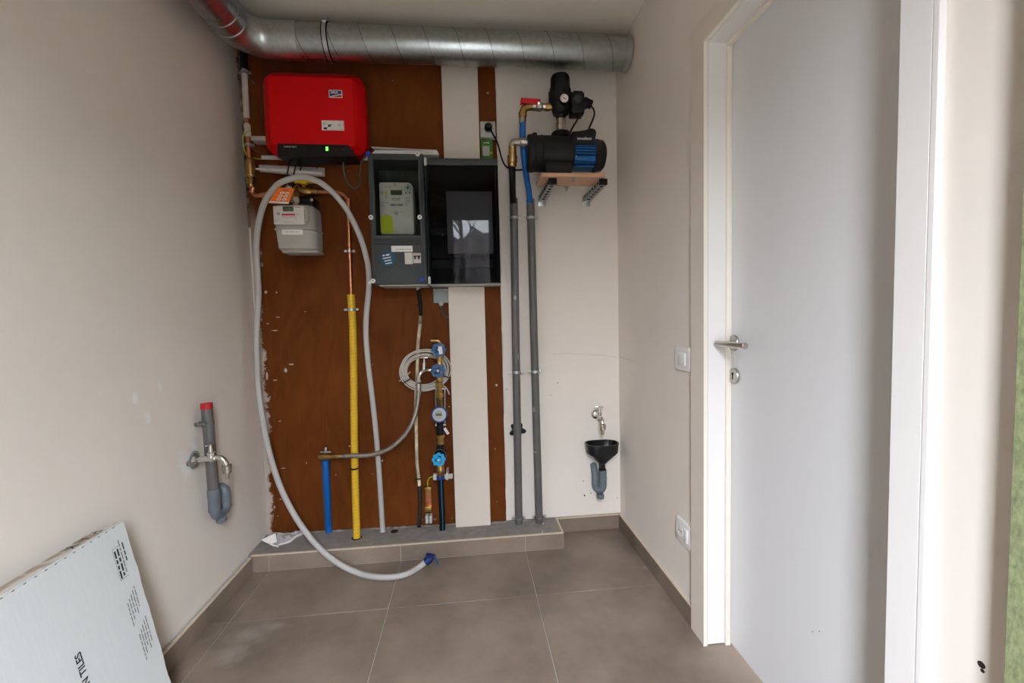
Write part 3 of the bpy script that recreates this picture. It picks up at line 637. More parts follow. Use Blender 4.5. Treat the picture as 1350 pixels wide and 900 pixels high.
# gas meter
gm = thing('gas_meter', 'pale grey two-piece gas meter with a small display under the orange tag', 'meter', P(390, 331, -.13))
mx0, mx1 = P(361.5, 300, -.20).x, P(419.5, 300, -.15).x
zt_, zs, zb_ = P(385, 269, -.20).z, P(388, 301.5, -.2).z, P(390, 329, -.20).z
def dplan(x0, x1, z, y0=-.095, yf=-.205, r=.045, n=8):
    out = [V((x0, y0, z))]; out += [V((x0 + .018 - .018 * math.cos(math.pi / 2 * k / 4), yf + .018 - .018 * math.sin(math.pi / 2 * k / 4), z)) for k in range(5)]
    out += [V((x1 - r + r * math.sin(math.pi / 2 * k / n), yf + r - r * math.cos(math.pi / 2 * k / n), z)) for k in range(n + 1)]; out.append(V((x1, y0, z))); return out
b = B(); b.rings([dplan(mx0 + .003, mx1 - .004, zs + .004), dplan(mx0, mx1 - .001, zs + .010), dplan(mx0 + .002, mx1 - .003, zt_ - .018), dplan(mx0 + .010, mx1 - .012, zt_ - .002, yf=-.196), dplan(mx0 + .018, mx1 - .022, zt_, yf=-.188)]); up_ = obj('upper_case', b, m_mgrey, gm)
b = B(); b.rings([dplan(mx0 - .002, mx1 + .004, zs - .004, yf=-.209), dplan(mx0 - .002, mx1 + .004, zs + .003, yf=-.209)]); obj('seam_flange', b, m_mgrey, gm)
b = B(); b.rings([dplan(mx0 + .018, mx1 - .010, zb_ - .003, yf=-.195), dplan(mx0 + .010, mx1 - .001, zb_ + .006, yf=-.204), dplan(mx0 + .003, mx1, zs - .006)]); lo_ = obj('lower_case', b, m_mgrey, gm)
b = B(); b.box(P(372, 330, -.19).x, P(419, 330, -.19).x, -.105, -.192, zb_ - .012, zb_ - .001, .002); obj('foot_rim', b, m_mgrey, gm)
q0, q1 = P(359, 270.5, -.224), P(402, 296, -.224)
b = B(); b.box(q0.x, q1.x, -.203, -.224, q1.z, q0.z, .006, 2); fp = obj('counter_plate', b, m_mwhite, gm)
b = B(); b.prism([P(402.2, 272, -.222), P(405.5, 276, -.215), P(406, 290, -.215), P(402.4, 295.5, -.222)], (0, .016, 0)); obj('side_cover', b, m_mgrey, gm, smooth=False)
y = -.2246
def pbox(name, px0, py0, px1, py1, yf, th, m, par, bev=0):
    a_, c_ = P(px0, py0, yf), P(px1, py1, yf); bb = B(); bb.box(a_.x, c_.x, yf, yf + th, c_.z, a_.z, bev); return obj(name, bb, m, par, smooth=False)
pbox('display', 372.5, 272, 387, 278.5, y, .003, m_lcd, fp)
pbox('red_bar', 371.3, 281.6, 389, 283.8, y, .001, m_redink, fp)
pbox('data_square', 365, 280, 369, 283.5, y, .0008, m_inkg, fp)
bars([(0, [.010, .007]), (0, [.006])], P(361, 273, y), RX, RZ, .0055, .0016, m_inkg, fp)
bars([(0, [.012, .01, .02, .012])], P(372, 286.5, y), RX, RZ, .005, .0028, m_inkg, fp)
bars([(0, [.008, .010]), (0, [.012])], P(362, 290, y), RX, RZ, .006, .0016, m_inkg, fp)
bars([(0, [.01, .012, .014])], P(374, 293, y), RX, RZ, .006, .0016, m_inkg, fp)
bars([(0, [.024])], P(389, 273.8, y), RX, RZ, .006, .0035, m_inkg, fp); bars([(0, [.004, .005])], P(390.5, 283, y), RX, RZ, .006, .003, m_inkg, fp)
b = B(); a_, c_ = P(371.5, 302.5, -.2095), P(399, 309, -.2095); b.box(a_.x, c_.x, -.2095, -.204, c_.z, a_.z); nl = obj('name_label', b, m_sticker, lo_, smooth=False)
bars([(0, [.014, .022, .014])], P(376.5, 306.2, -.2098), RX, RZ, .006, .0028, m_inkg, nl)
b = B(); b.box(P(396, 265, -.10).x, P(414, 265, -.10).x, -.028, -.115, zt_ - .004, P(405, 260, -.10).z, .002); mb = obj('mounting_bracket', b, m_black, gm)
b = B(); o_ = P(411, 263.5, -.116); b.cyl(o_ + V((0, .003, 0)), o_ - V((0, .004, 0)), .007, n=8); obj('bolt', b, m_zincs, mb)

# orange tag
yt = -.242
tg = thing('orange_tag', 'orange card tag with white pictograms hanging in front of the gas meter', 'tag', P(371, 258, yt))
qs = [P(366.2, 247.0, yt + .012), P(388.2, 248.5, yt + .012), P(380.2, 268.8, yt), P(353.8, 267.5, yt)]
nn = (qs[1] - qs[0]).cross(qs[3] - qs[0]).normalized(); nn = nn if nn.y < 0 else -nn
b = B(); b.prism(qs, -nn * .0012); cd_ = obj('card', b, m_orange, tg, smooth=False)
def uv(fx, fz): return qs[0].lerp(qs[1], fx).lerp(qs[3].lerp(qs[2], fx), fz) + nn * .0005
b = B(); b.quad(uv(0, .885), uv(1, .885), uv(1, 1), uv(0, 1)); st_ = obj('white_strip', b, m_sticker, cd_, smooth=False)
u_ = (qs[1] - qs[0]).normalized(); v_ = (qs[0] - qs[3]).normalized()
b = B()
for r_ in range(3):
    for c in range(2):
        o_ = uv(.42 + .28 * c, .33 + .2 * r_)
        b.prism([o_ + u_ * (.0095 * math.cos(t)) + v_ * (.0065 * math.sin(t)) for t in [math.pi / 3 * k for k in range(6)]], nn * .0003)
obj('pictogram', b, m_sticker, cd_, smooth=False)
b = B()
for r_ in range(3):
    for c in range(2):
        o_ = uv(.42 + .28 * c, .33 + .2 * r_) + nn * .0006; b.quad(o_ - u_ * .004 - v_ * .003, o_ + u_ * .0045 - v_ * .003, o_ + u_ * .003 + v_ * .001, o_ - u_ * .003 + v_ * .003)
obj('pictogram_detail', b, m_inkg, cd_, smooth=False)
bars([(0, [.026])], uv(.36, .16), u_, v_, .006, .003, m_ink, cd_, 'title'); bars([(0, [.02, .014])], uv(.08, .96), u_, v_, .005, .002, m_inkg, st_)
for r_ in range(3): bars([(0, [.012]), ], uv(.10, .38 + .2 * r_), u_, v_, .005, .0014, m_redink, cd_); bars([(0, [.011]), ], uv(.82, .36 + .2 * r_), u_, v_, .005, .0014, m_redink, cd_)
cab('tie_wire', [uv(.9, .05), P(392, 244, -.16), P(396, 250, -.09)], .0011, m_yellowh, tg, 6)

# yellow conduit
yc_ = thing('yellow_conduit', 'yellow ribbed gas conduit standing on the ledge, copper pipe entering its top', 'conduit', Z(470, 708.5, LH + .0005))
b0 = Z(470.5, 708.5, LH + .0005)
yp = [b0, P(470, 690, -.072), P(469, 660, -.07), P(467.5, 600, -.066), P(466.7, 540, -.064), P(466.3, 480, -.062), P(465, 430, YG), P(462.6, 388, YG)]
ysp = spline(yp, 10)
b = B(); b.tube(ysp, .0176, 18); obj('tube', b, m_yellow, yc_)
hx = helix(ysp, .0173, .017, 16); b = B(); b.tube(hx, .0009, 4); obj('ribbing', b, m_inkg, yc_)
pclamp(P(463.3, 408, YG), .0182, yc_); 
b = B(); b.lathe(P(467.6, 617, -.067) - V((0, 0, .004)), RZ, [(0, .0187), (.008, .0187)], 18); o_ = P(462, 617.5, -.088); b.obox(o_, RX, RY, RZ, .008, .008, .009, .001); obj('cable_tie', b, m_black, yc_)
b = B(); b.lathe(b0 + V((0, 0, -.0003)), RZ, [(0, .025), (.0006, .025)], 18); obj('hole_in_ledge', b, m_dark, pl)

# ================================================================== long white hose
hs = thing('drain_hose', 'long off-white hose looping over the gas meter and down to the floor tiles', 'hose', Z(504.5, 700, LH))
hp_ = [Z(504.5, 701, LH + .0005), P(504, 690, -.034), P(501, 640, -.045), P(497, 585, -.06), P(491.5, 530, -.085), P(485.5, 480, -.10), P(482.5, 440, -.105), P(483.5, 410, -.11), P(486.5, 378, -.115), P(485.5, 352, -.13), P(482, 335, -.14), P(477, 318, -.15), P(470, 301, -.165), P(461, 283, -.18), P(452, 269, -.19), P(441.5, 256.4, -.20), P(431, 246.7, -.21), P(417, 238, -.22), P(399, 233.3, -.222), P(381, 236.3, -.22), P(366, 243.5, -.215), P(354.5, 257, -.20), P(347.5, 270, -.185), P(342.5, 288, -.165), P(339, 310, -.14), P(338.2, 335, -.12), P(339.8, 362, -.105), P(341, 390, -.10), P(339, 425, -.10), P(338.7, 470, -.105), P(341, 515, -.12), P(347.5, 560, -.135), P(356, 600, -.15), P(369, 640, -.165), P(386, 675, -.185), P(405, 703.5, -.205), P(424, 725, -.225), P(447, 743, -.26),
       Z(472, 755, .0155), Z(494, 760, .015), Z(516, 760.5, .015), Z(536, 756.5, .0165), P(552, 747.5, -.262), P(563, 739, -.25)]
hsp = spline(hp_, 8)
b = B(); b.tube(hsp, .0128, 16); tb = obj('tube', b, m_hose, hs)
b = B(); b.tube(helix(hsp, .0124, .0075, 8), .0012, 4); o = obj('ribbing', b, m_hose, tb); o['kind'] = 'stuff'
e0 = hsp[-1]; dr = (hsp[-1] - hsp[-4]).normalized()
b = B(); b.lathe(e0 - dr * .010, dr, [(0, .0165), (.004, .019), (.026, .019), (.028, .0155), (.040, .015)], 8); ev = obj('hose_valve', b, m_navy, hs, ang=20)
t_ = e0 + dr * .018
b = B(); b.obox(t_ + V((.002, -.004, .014)), V((.9, 0, -.25)).normalized(), RY, V((.25, 0, .9)).normalized(), .042, .022, .012, .003); b.prism([t_ + V((-.016, -.018, .028)), t_ + V((-.016, -.018, .010)), t_ + V((.012, -.02, .02))], (0, .016, 0)); obj('valve_handle', b, m_navy, ev)
b = B(); b.obox(t_ + V((.028, -.004, -.012)), V((.3, 0, -1)).normalized(), RY, V((1, 0, .3)).normalized(), .042, .008, .006, .002); obj('valve_lever', b, m_blue, ev)
# ================================================================== electricity cabinet: grey meter box
YB = -.185                                      # front of both boxes
def corner(px, py, y=YB): return P(px, py, y)
a, c = corner(486.5, 203), corner(561, 374)
bx0, bx1, bz1, bz0 = corner(488, 290).x, corner(560.5, 290).x, corner(520, 202).z, corner(525, 374.5).z
mc = thing('meter_cabinet', 'dark grey electricity meter box with a clear window, left of the smoked-door box', 'cabinet', ((bx0 + bx1) / 2, -.02, bz0))
wx0, wx1, wz1, wz0 = corner(493, 260).x, corner(554, 260).x, corner(520, 210.5).z, corner(520, 310).z
b = B()
b.box(bx0, wx0, -.001, YB, bz0, bz1, .004); b.box(wx1, bx1, -.001, YB, bz0, bz1, .004)
b.box(wx0 - .004, wx1 + .004, -.001, YB + .001, wz1, bz1 - .001, .002); b.box(wx0 - .004, wx1 + .004, -.001, YB + .001, bz0 + .001, wz0, .002)
body = obj('body', b, m_box, mc, smooth=False)
b = B(); b.box(wx0, wx1, -.001, -.035, wz0, wz1); bp = obj('back_panel', b, m_boxd, mc, smooth=False)
for fx in (.18, .52, .9):
    b = B(); xx = wx0 + (wx1 - wx0) * fx; b.box(xx - .0015, xx + .0015, -.035, -.043, wz0, wz1); obj('rib', b, m_box, bp, smooth=False)
# window frame ridges
for s in (0, 1):
    xx = wx0 - .006 if s == 0 else wx1 - .004
    b = B(); b.box(xx, xx + .010, YB, YB - .006, wz0 - .004, wz1 + .008, .002); obj('window_ridge', b, m_box, body)
b = B(); b.box(wx0 - .006, wx1 + .006, YB, YB - .006, wz1, wz1 + .010, .002); obj('window_ridge', b, m_box, body)
b = B(); b.box(wx0 - .004, wx1 + .004, YB + .004, YB + .002, wz0 - .002, wz1 + .002); obj('window_pane', b, m_clear, mc, smooth=False)
for py in (315.5, 318.7, 322):
    b = B(); q = corner(492, py), corner(554.5, py - .3); b.box(q[0].x, q[1].x, YB + .001, YB - .0022, q[0].z - .0030, q[0].z + .0030, .001); obj('vent_rib', b, m_boxd, body)
b = B(); b.box(bx1 - .010, bx1 - .004, YB, YB - .005, bz0 + .02, bz1 - .02, .002); obj('edge_ridge', b, m_box, body)
for px, py, m in ((550.6, 203.2, m_wht), (489.3, 286.7, m_wht), (553.5, 286.5, m_wht), (492.2, 370.3, m_wht), (485.6, 203, m_blue), (556.6, 368.2, m_blue)):
    o_ = corner(px, py); b = B(); b.lathe(o_, (0, -1, 0), [(0, .0105), (.008, .0105), (.0098, .0085)], 16); s_ = obj('lid_screw', b, mat('blue_cap', (.01, .04, .36), .4) if m is m_blue else m, mc)
    b = B(); b.obox(o_ + V((0, -.0099, 0)), V((.7, 0, .7)), RY, V((-.7, 0, .7)), .010, .0008, .002); b.obox(o_ + V((0, -.0099, 0)), V((-.7, 0, .7)), RY, V((.7, 0, .7)), .010, .0008, .002); obj('screw_slot', b, m_boxd, s_, smooth=False)
b = B(); o_ = corner(489.5, 371.8) ; b.sphere(o_ + V((-.004, -.012, -.004)), .008); obj('lead_seal', b, m_wht, mc)
y = YB - .0006
nb = pbox('name_label', 515.8, 324, 544, 331.5, y, .002, m_sticker, mc); bars([(0, [.010, .026, .024])], P(522.5, 329, y - .0003), RX, RZ, .006, .003, m_inkg, nb)
so = P(511.5, 340.8, y); b = B(); b.cyl(so + V((0, .002, 0)), so, .0345, n=32); rs = obj('round_sticker', b, m_stblue, mc)
u_ = V((.985, 0, .17)).normalized(); v_ = V((-.17, 0, .985)).normalized()
bars([(0, [.009, .017])], so + u_ * -.020 + v_ * .014 + V((0, -.0004, 0)), u_, v_, .006, .0062, m_sticker, rs)
for k, (st0, ws) in enumerate(((-.023, [.038]), (-.018, [.032]), (-.016, [.030]))): bars([(0, ws)], so + u_ * st0 + v_ * (.002 - .0125 * k) + V((0, -.0004, 0)), u_, v_, .006, .0042, m_sticker, rs)
br = pbox('blank_module', 533.3, 332.6, 544.2, 347.8, YB - .010, .012, m_mwhite, mc, .001)
bk = pbox('breaker', 544.4, 333.4, 555, 346.6, YB - .008, .010, m_mwhite, mc, .001)
pbox('breaker_band', 545.2, 336.8, 554.6, 338.2, YB - .0095, .004, m_black, bk)
pbox('breaker_label', 545.6, 334, 554.2, 336.3, YB - .0085, .001, mat('pink_label', (.55, .38, .34), .6), bk)
for px in (547, 552): pbox('breaker_toggle', px - 1.1, 337.5, px + 1.1, 341.3, YB - .014, .008, m_black, bk, .0008)
b = B(); b.box(P(500, 376, -.16).x, bx1, -.001, -.172, bz0 - .006, bz0 - .001, .002); obj('base_plate', b, m_sock, mc)

# smart electricity meter inside the box
ym = -.125
q0, q1 = P(499.2, 240, ym), P(546.3, 308.5, ym)
em = thing('electricity_meter', 'white digital electricity meter with a lime green corner inside the grey box', 'meter', ((q0.x + q1.x) / 2, -.044, q1.z))
pl_ = []
mx0_, mx1_, mz0_, mz1_ = q0.x, q1.x, q1.z, q0.z
def rr4(x0, x1, z0, z1, y, rs, n=6):
    out = []
    for cx, cz, a0, r in ((x1 - rs[0], z1 - rs[0], 0, rs[0]), (x0 + rs[1], z1 - rs[1], 90, rs[1]), (x0 + rs[2], z0 + rs[2], 180, rs[2]), (x1 - rs[3], z0 + rs[3], 270, rs[3])):
        for k in range(n + 1): t = math.radians(a0 + 90 * k / n); out.append(V((cx + r * math.cos(t), y, cz + r * math.sin(t))))
    return out
R4 = (.024, .010, .010, .010)
b = B(); b.rings([rr4(mx0_, mx1_, mz0_, mz1_, -.044, R4), rr4(mx0_, mx1_, mz0_, mz1_, ym + .003, R4), rr4(mx0_ + .003, mx1_ - .003, mz0_ + .003, mz1_ - .003, ym, R4)]); eb = obj('housing', b, m_mwhite, em)
y = ym - .0006
b = B(); lx, rx = mx0_ + .001, P(517.8, 300, y).x; lz = P(508, 284.8, y).z
b.prism([V((lx, y, mz0_ + .004)), V((lx, y, lz)), V((P(507, 284, y).x, y, lz)), V((P(507, 284, y).x, y, lz + .006)), V((P(513.3, 284, y).x, y, lz + .006)), V((P(513.3, 284, y).x, y, lz)), V((rx, y, lz)), V((rx + .003, y, mz0_ + .003))], (0, .01, 0)); obj('lime_cover', b, m_lime, em, smooth=False)
pbox('display', 514.8, 250.5, 530.2, 257, y - .001, .002, mat('green_lcd', (.045, .085, .02), .3), eb)
o_ = P(537.6, 247.5, y); b = B(); b.torus(o_, (0, -1, 0), .0125, .0045, 24, 6); obj('optical_port_ring', b, mat('pale_blue_plastic', (.36, .46, .48), .5), eb)
b = B(); b.cyl(o_ + V((0, .001, 0)), o_ - V((0, .001, 0)), .0055, n=12); obj('optical_port', b, m_black, eb)
o_ = P(509.2, 253.7, y); b = B(); b.cyl(o_ + V((0, .001, 0)), o_ - V((0, .001, 0)), .0065, n=16); obj('lime_button', b, m_lime, eb)
for px, py, r in ((522.6, 281, .0085), (503, 254.3, .0085)):
    o_ = P(px, py, y); b = B(); b.lathe(o_ + V((0, .002, 0)), (0, -1, 0), [(0, r), (.006, r), (.008, r * .7)], 12); obj('sealing_screw', b, m_mgrey, eb)
pbox('line', 515.5, 279.3, 531.4, 279.8, y, .0006, m_inkg, eb); pbox('line', 503.8, 246, 504.3, 265, y, .0006, m_inkg, eb)
for px in (535, 540): pbox('button', px - .8, 253, px + .8, 255.3, y - .001, .001, m_ink, eb)
b = B(); x = P(514, 270, y).x; zt0, zb0 = P(520, 268.5, y).z, P(520, 271.5, y).z
while x < P(531, 270, y).x:
    wd = random.choice((.0012, .002, .0032)); b.box(x, x + wd, y, y + .0006, zb0, zt0); x += wd + random.choice((.001, .0016, .0022))
obj('barcode', b, m_ink, eb, smooth=False)
bars([(0, [.018, .014])], P(507, 246.8, y), RX, RZ, .006, .0022, m_inkg, eb); bars([(0, [.020])], P(518.6, 245.4, y), RX, RZ, .006, .002, m_inkg, eb); bars([(0, [.006])], P(520, 243.5, y), RX, RZ, .006, .005, m_ink, eb)
bars([(0, [.016, .020]), (0, [.016, .018])], P(516.5, 262, y), RX, RZ, .0065, .0035, m_inkg, eb)
bars([(0, [.020, .012]), (0, [.012]), (0, [.016])], P(502, 267.5, y), RX, RZ, .0075, .003, m_inkg, eb)
bars([(0, [.016, .008]), (.004, [.02]), (0, [.014, .008]), (0, [.012])], P(533.5, 261.5, y), RX, RZ, .0105, .0028, m_inkg, eb)
bars([(0, [.012]), (0, [.010]), (.002, [.006])], P(507.5, 257.5, y), RX, RZ, .0075, .0028, m_inkg, eb)

# ================================================================== distribution box with the smoked door
dx0, dx1, dz1, dz0 = corner(562.5, 290).x, corner(658.3, 290).x, corner(610, 208.2).z, corner(612, 374).z
db = thing('distribution_box', 'wide dark fuse box with a glossy smoked door reflecting the window', 'cabinet', ((dx0 + dx1) / 2, -.02, dz0))
t = .012; YI2 = YB + .012
b = B(); b.box(dx0, dx0 + t, -.0122, YI2, dz0, dz1); b.box(dx1 - t, dx1, -.0122, YI2, dz0, dz1); b.box(dx0, dx1, -.0122, YI2, dz1 - t, dz1); b.box(dx0, dx1, -.0122, YI2, dz0, dz0 + t); b.box(dx0, dx1, -.0122, -.030, dz0, dz1)
obj('body', b, m_box, db, smooth=False)
b = B(); b.box(dx0 + t, dx1 - t, -.085, -.095, dz0 + t, dz1 - t); fr = obj('front_plate', b, m_boxd, db, smooth=False)
for py0, py1 in ((262, 271), (300, 309.5), (343, 352.5)):
    q0, q1 = P(567, py0, -.115), P(651, py1, -.115)
    b = B(); b.box(q0.x, q1.x, -.095, -.112, q1.z, q0.z, .001); rw = obj('row_cover', b, m_strip, db, smooth=False)
    b = B(); zz = P(600, py0 - 8, -.115).z; b.box(q0.x + .01, q1.x - .02, -.095, -.118, zz - .010, zz + .012, .001); obj('breaker_row', b, m_black, db, smooth=False)
    for px in (573, 578, 583, 588, 612, 618, 624):
        b = B(); xx = P(px, py0, -.118).x; b.box(xx - .007, xx + .007, -.112, -.122, zz - .016, zz + .018, .001); br_ = obj('breaker', b, m_boxd if px > 576 else m_strip, db, smooth=False)
        b = B(); b.box(xx - .004, xx + .004, -.122, -.130, zz - .003, zz + .005, .001); obj('toggle', b, m_black, br_, smooth=False)
b = B(); o_ = P(583.5, 309, -.113); b.obox(o_, RX, RY, RZ, .010, .003, .010, .001); obj('pilot_lamp', b, mat('pale_blue_lens', (.45, .55, .62), .3), db)
lz_top = corner(610, 217.5).z
b = B(); b.box(dx0 + .001, dx1 - .001, YI2 - .002, YB, lz_top, dz1 - .001, .003); obj('door_top_rail', b, m_box, db)
b = B(); b.box(dx0 + .003, dx1 - .001, YB + .004, YB, dz0 + .003, lz_top - .0005); obj('smoked_door', b, m_smoke, db, smooth=False)
for py in (213, 369.5):
    q = corner(561.7 if py < 300 else 566.8, py); b = B(); b.box(dx0 - .003, dx0 + .009, YB + .004, YB - .005, q.z - .018, q.z + .018, .003); obj('hinge', b, m_sock, db)

b = B(); b.box(dx0 + .001, P(661.5, 376, -.17).x, -.0122, -.172, bz0 - .006, bz0 - .001, .002); obj('base_plate', b, m_sock, db)
ap0, ap1 = P(588, 252, YB + .02), P(650.5, 334, YB + .02); b = B(); b.box(ap0.x, ap1.x, YB + .0195, YB + .0205, ap1.z, ap0.z); o = obj('diagram_sheet', b, m_paper); tag(o, 'plain sheet of paper seen dimly behind the smoked door of the fuse box', 'paper')
# papers lying on the box
pp = thing('paper_stack', 'stack of white papers lying on top of the grey meter box', 'paper', (corner(530, 200).x, -.10, bz1 + .0005))
yy = YB + .004; A0, A1 = P(489.5, 194.0, yy), P(578.5, 198.5, yy); zz0 = bz1 + .0008
for k in range(5):
    o_ = k * .002; b = B(); b.prism([V((A0.x + .002 + o_, yy + .004 + o_, zz0 + k * .0035)), V((A1.x - o_, yy + .004 - o_ * .5, zz0 + k * .0035)), V((A1.x - .01, -.025, zz0 + k * .0035)), V((A0.x + .01, -.025, zz0 + k * .0035))], (0, 0, .0022)); obj('sheet', b, m_paper, pp, smooth=False)
b = B(); b.prism([V((A0.x, yy, zz0 + .026)), V((A1.x - .01, yy, zz0 + .0165)), V((A1.x - .03, -.026, zz0 + .035)), V((A0.x + .01, -.026, zz0 + .038))], (0, 0, .002)); obj('sheet', b, m_paper, pp, smooth=False)
bars([(0, [.012, .008, .014])], V((A1.x - .062, yy + .003 - .0015, zz0 + .0052)), RX, RZ, .004, .002, m_inkg, pp)

# socket, plug, green card
yk = -.050
q0, q1 = P(633, 159.5, yk), P(653.5, 181, yk)
sk = thing('wall_socket', 'small grey surface-mounted socket with a black plug on the narrow plywood strip', 'socket', ((q0.x + q1.x) / 2, -.0125, q1.z))
b = B(); b.box(q0.x, q1.x, -.0125, yk, q1.z, q0.z, .003); skb = obj('housing', b, m_sock, sk)
b = B(); b.box(q0.x + .012, q1.x - .004, yk, yk - .004, q0.z - .016, q0.z - .004, .001); obj('lid_hinge', b, m_sock, skb)
so = P(643.6, 169.5, yk)
b = B(); b.lathe(so, (0, -1, 0), [(0, .021), (.003, .021), (.004, .019)], 20); obj('socket_rim', b, m_trunk, skb)
for s in (-.027, .027):
    if q0.x < so.x + s < q1.x: b = B(); b.obox(so + V((s, 0, -.004)), RX, RY, RZ, .005, .001, .003); obj('slot', b, m_ink, skb)
pg = thing('power_plug', 'round black plug in the grey socket with its cable running to the pump', 'plug', so + V((0, -.0045, 0)))
b = B(); b.lathe(so + V((0, -.0042, 0)), (0, -1, 0), [(0, .0165), (.006, .0185), (.022, .0185), (.03, .015), (.034, .010)], 20); obj('plug_body', b, m_rubber, pg)
cab('cable', [so + V((.006, -.030, -.002)), P(649, 175, -.085), P(654, 184, -.07), P(657.5, 194, -.05), P(661, 207, -.035), P(665, 216.5, -.028), P(670, 221, -.024), P(680, 224, -.022), P(690, 223.5, -.025), P(703, 222, -.06)], .0042, m_rubber, pg)
yg = -.040
q0, q1 = P(634, 182, yg), P(649.8, 207, yg)
gc = thing('green_card_pack', 'green carded pack of small parts standing under the grey socket on the smoked-door box', 'packaging', ((q0.x + q1.x) / 2, yg, dz1))
b = B(); b.prism([V((q0.x, yg, dz1 + .0006)), V((q1.x, yg, dz1 + .0006)), V((q1.x, yg, q0.z - .016)), V((q1.x - .012, yg, q0.z - .004)), V((q0.x, yg, q0.z))], (0, .0016, 0)); gcb = obj('card', b, m_green, gc, smooth=False)
bars([(0, [.006, .020])], P(637.5, 188.7, yg - .0005), RX, RZ, .004, .0038, m_sticker, gcb)
b = B(); b.obox(P(638.5, 184.8, yg - .0004), RX, RY, RZ, .014, .0006, .0045); obj('hang_slot', b, m_ink, gcb)
pbox('pale_field', 644, 200, 649.5, 203, yg - .0005, .0005, m_lime, gcb)
b = B(); c0 = P(641, 200, yg); b.box(c0.x - .019, c0.x + .018, yg - .011, yg, c0.z - .024, c0.z + .026, .005); obj('blister', b, m_film, gc)
for dx, dz_, l in ((-.002, 0, .036), (.007, -.004, .026), (-.010, -.006, .022)):
    b = B(); b.cyl(c0 + V((dx, -.005, dz_ - l / 2)), c0 + V((dx, -.005, dz_ + l / 2)), .0028, n=8); obj('small_part', b, m_zincs, gc)

# ================================================================== pump on its shelf
YS = -.315
sz = P(755, 230.5, YS).z; sx0, sx1 = P(713.5, 228, YS).x, P(798, 229, YS).x
sh = thing('pump_shelf', 'small raw wood shelf on two galvanised brackets under the black pump', 'shelf', ((sx0 + sx1) / 2, -.0145, sz))
ybk = Z(709, 245, sz - .009).y; b = B(); b.box(sx0, sx1, ybk, YS, sz - .009, sz + .009, .001, 1); obj('board', b, m_wood, sh, smooth=False)
zb2 = sz - .0095
for px_w, px_f in ((713.5, 729.5), (773.5, 796.0)):
    xx = P(px_f, 234, YS + .02).x - .004
    b = B(); b.box(xx - .0205, xx + .0205, -.0145, -.0175, P(px_w, 271.5, -.0175).z, sz - .012, .0015); wp = obj('bracket_plate', b, m_zincs, sh)
    b = B(); o_ = V((xx, -.0175, P(px_w, 265, -.0175).z)); b.lathe(o_, (0, -1, 0), [(0, .010), (.002, .010), (.002, .0065), (.009, .0065), (.010, .004)], 6); obj('bolt', b, m_zincs, wp)
    # arm: open perforated channel
    b = B(); W_, H_ = .034, .027; y0_, y1_ = -.018, YS + .022
    b.box(xx - W_ / 2, xx - W_ / 2 + .003, y0_, y1_, zb2 - H_, zb2 - .0005); b.box(xx + W_ / 2 - .003, xx + W_ / 2, y0_, y1_, zb2 - H_, zb2 - .0005); b.box(xx - W_ / 2, xx + W_ / 2, y0_, y1_, zb2 - H_, zb2 - H_ + .003)
    ar = obj('bracket_arm', b, m_zincs, sh, smooth=False)
    b = B()
    for k in range(6):
        yy = y0_ - .03 - k * .042; b.box(xx - .0075, xx + .0075, yy, yy - .024, zb2 - H_ - .0006, zb2 - H_ + .001); 
        b.box(xx - W_ / 2 - .0006, xx - W_ / 2 + .001, yy, yy - .024, zb2 - H_ * .68, zb2 - H_ * .32)
    obj('slots', b, m_dark, ar, smooth=False)
    b = B(); b.box(xx - W_ / 2 - .002, xx + W_ / 2 + .002, y1_, y1_ - .012, zb2 - H_ - .002, zb2 - .001, .003); obj('end_cap', b, m_black, ar)
for px, py in ((756, 235), (747, 246)):
    o_ = Z(px, py, zb2 + .0004); b = B(); b.cyl(o_, o_ - V((0, 0, .020)), .004, n=8); b.lathe(o_, (0, 0, -1), [(0, .013), (.002, .013), (.002, .008), (.010, .008)], 6); obj('bolt', b, m_zincs, sh)

YPU = -.185
pax = lambda px: P(px, 203, YPU).x
pz = P(725, 203, YPU).z
pm = thing('water_pump', 'black garden pump with a blue finned motor standing on the small wood shelf', 'pump', (pax(740), YPU, sz + .0095))
R1 = .080
b = B(); b.lathe((pax(697), YPU, pz), (1, 0, 0), [(0, R1 - .006), (.006, R1 + .004), (.020, R1 + .004), (.024, R1), (.195, R1), (.205, R1 - .008)], 32); pb = obj('pump_body', b, m_pump, pm)
b = B(); b.lathe((pax(695), YPU, pz), (1, 0, 0), [(0, R1 - .004), (.003, R1 + .002), (.020, R1 + .002), (.022, R1 - .004)], 32); b.obox((pax(705), YPU, pz + R1 - .002), RX, RY, RZ, .022, .03, .03, .004); obj('end_flange', b, m_pump, pb)
b = B(); b.lathe((pax(712), YPU, pz), (1, 0, 0), [(0, R1), (.002, R1 + .002), (.006, R1 + .002), (.008, R1)], 32); obj('casing_seam', b, m_pump, pb)
b = B(); b.box(pax(716), pax(750), YPU + .055, YPU - .055, sz + .0097, pz - .05, .006); obj('foot', b, m_pump, pm)
b = B(); b.box(pax(730), pax(778), YPU + .065, YPU - .085, sz + .0097, sz + .0155, .002); obj('base_strip', b, m_pump, pm)
R2 = .070
b = B(); b.lathe((pax(748.5), YPU, pz - .004), (1, 0, 0), [(0, R2 + .006), (.012, R2 + .006), (.014, R2 - .016), (.155, R2 - .016)], 32); obj('motor_core', b, mat('motor_blue_gap_shade', (.0015, .010, .035), .5), pm)  # core coloured near black to paint the shade in the gaps between the fins
mxa, mxb = pax(753.5), pax(781)
for k in range(12):
    dz = -.062 + .0118 * k
    if -.046 < dz < -.026: continue
    hy = math.sqrt(max(1e-5, (R2 + .001) ** 2 - dz * dz)); b = B(); b.box(mxa, mxb, YPU - hy, YPU + hy, pz - .004 + dz - .0031, pz - .004 + dz + .0031, .001, 1); obj('cooling_fin', b, m_blue, pm, smooth=False)
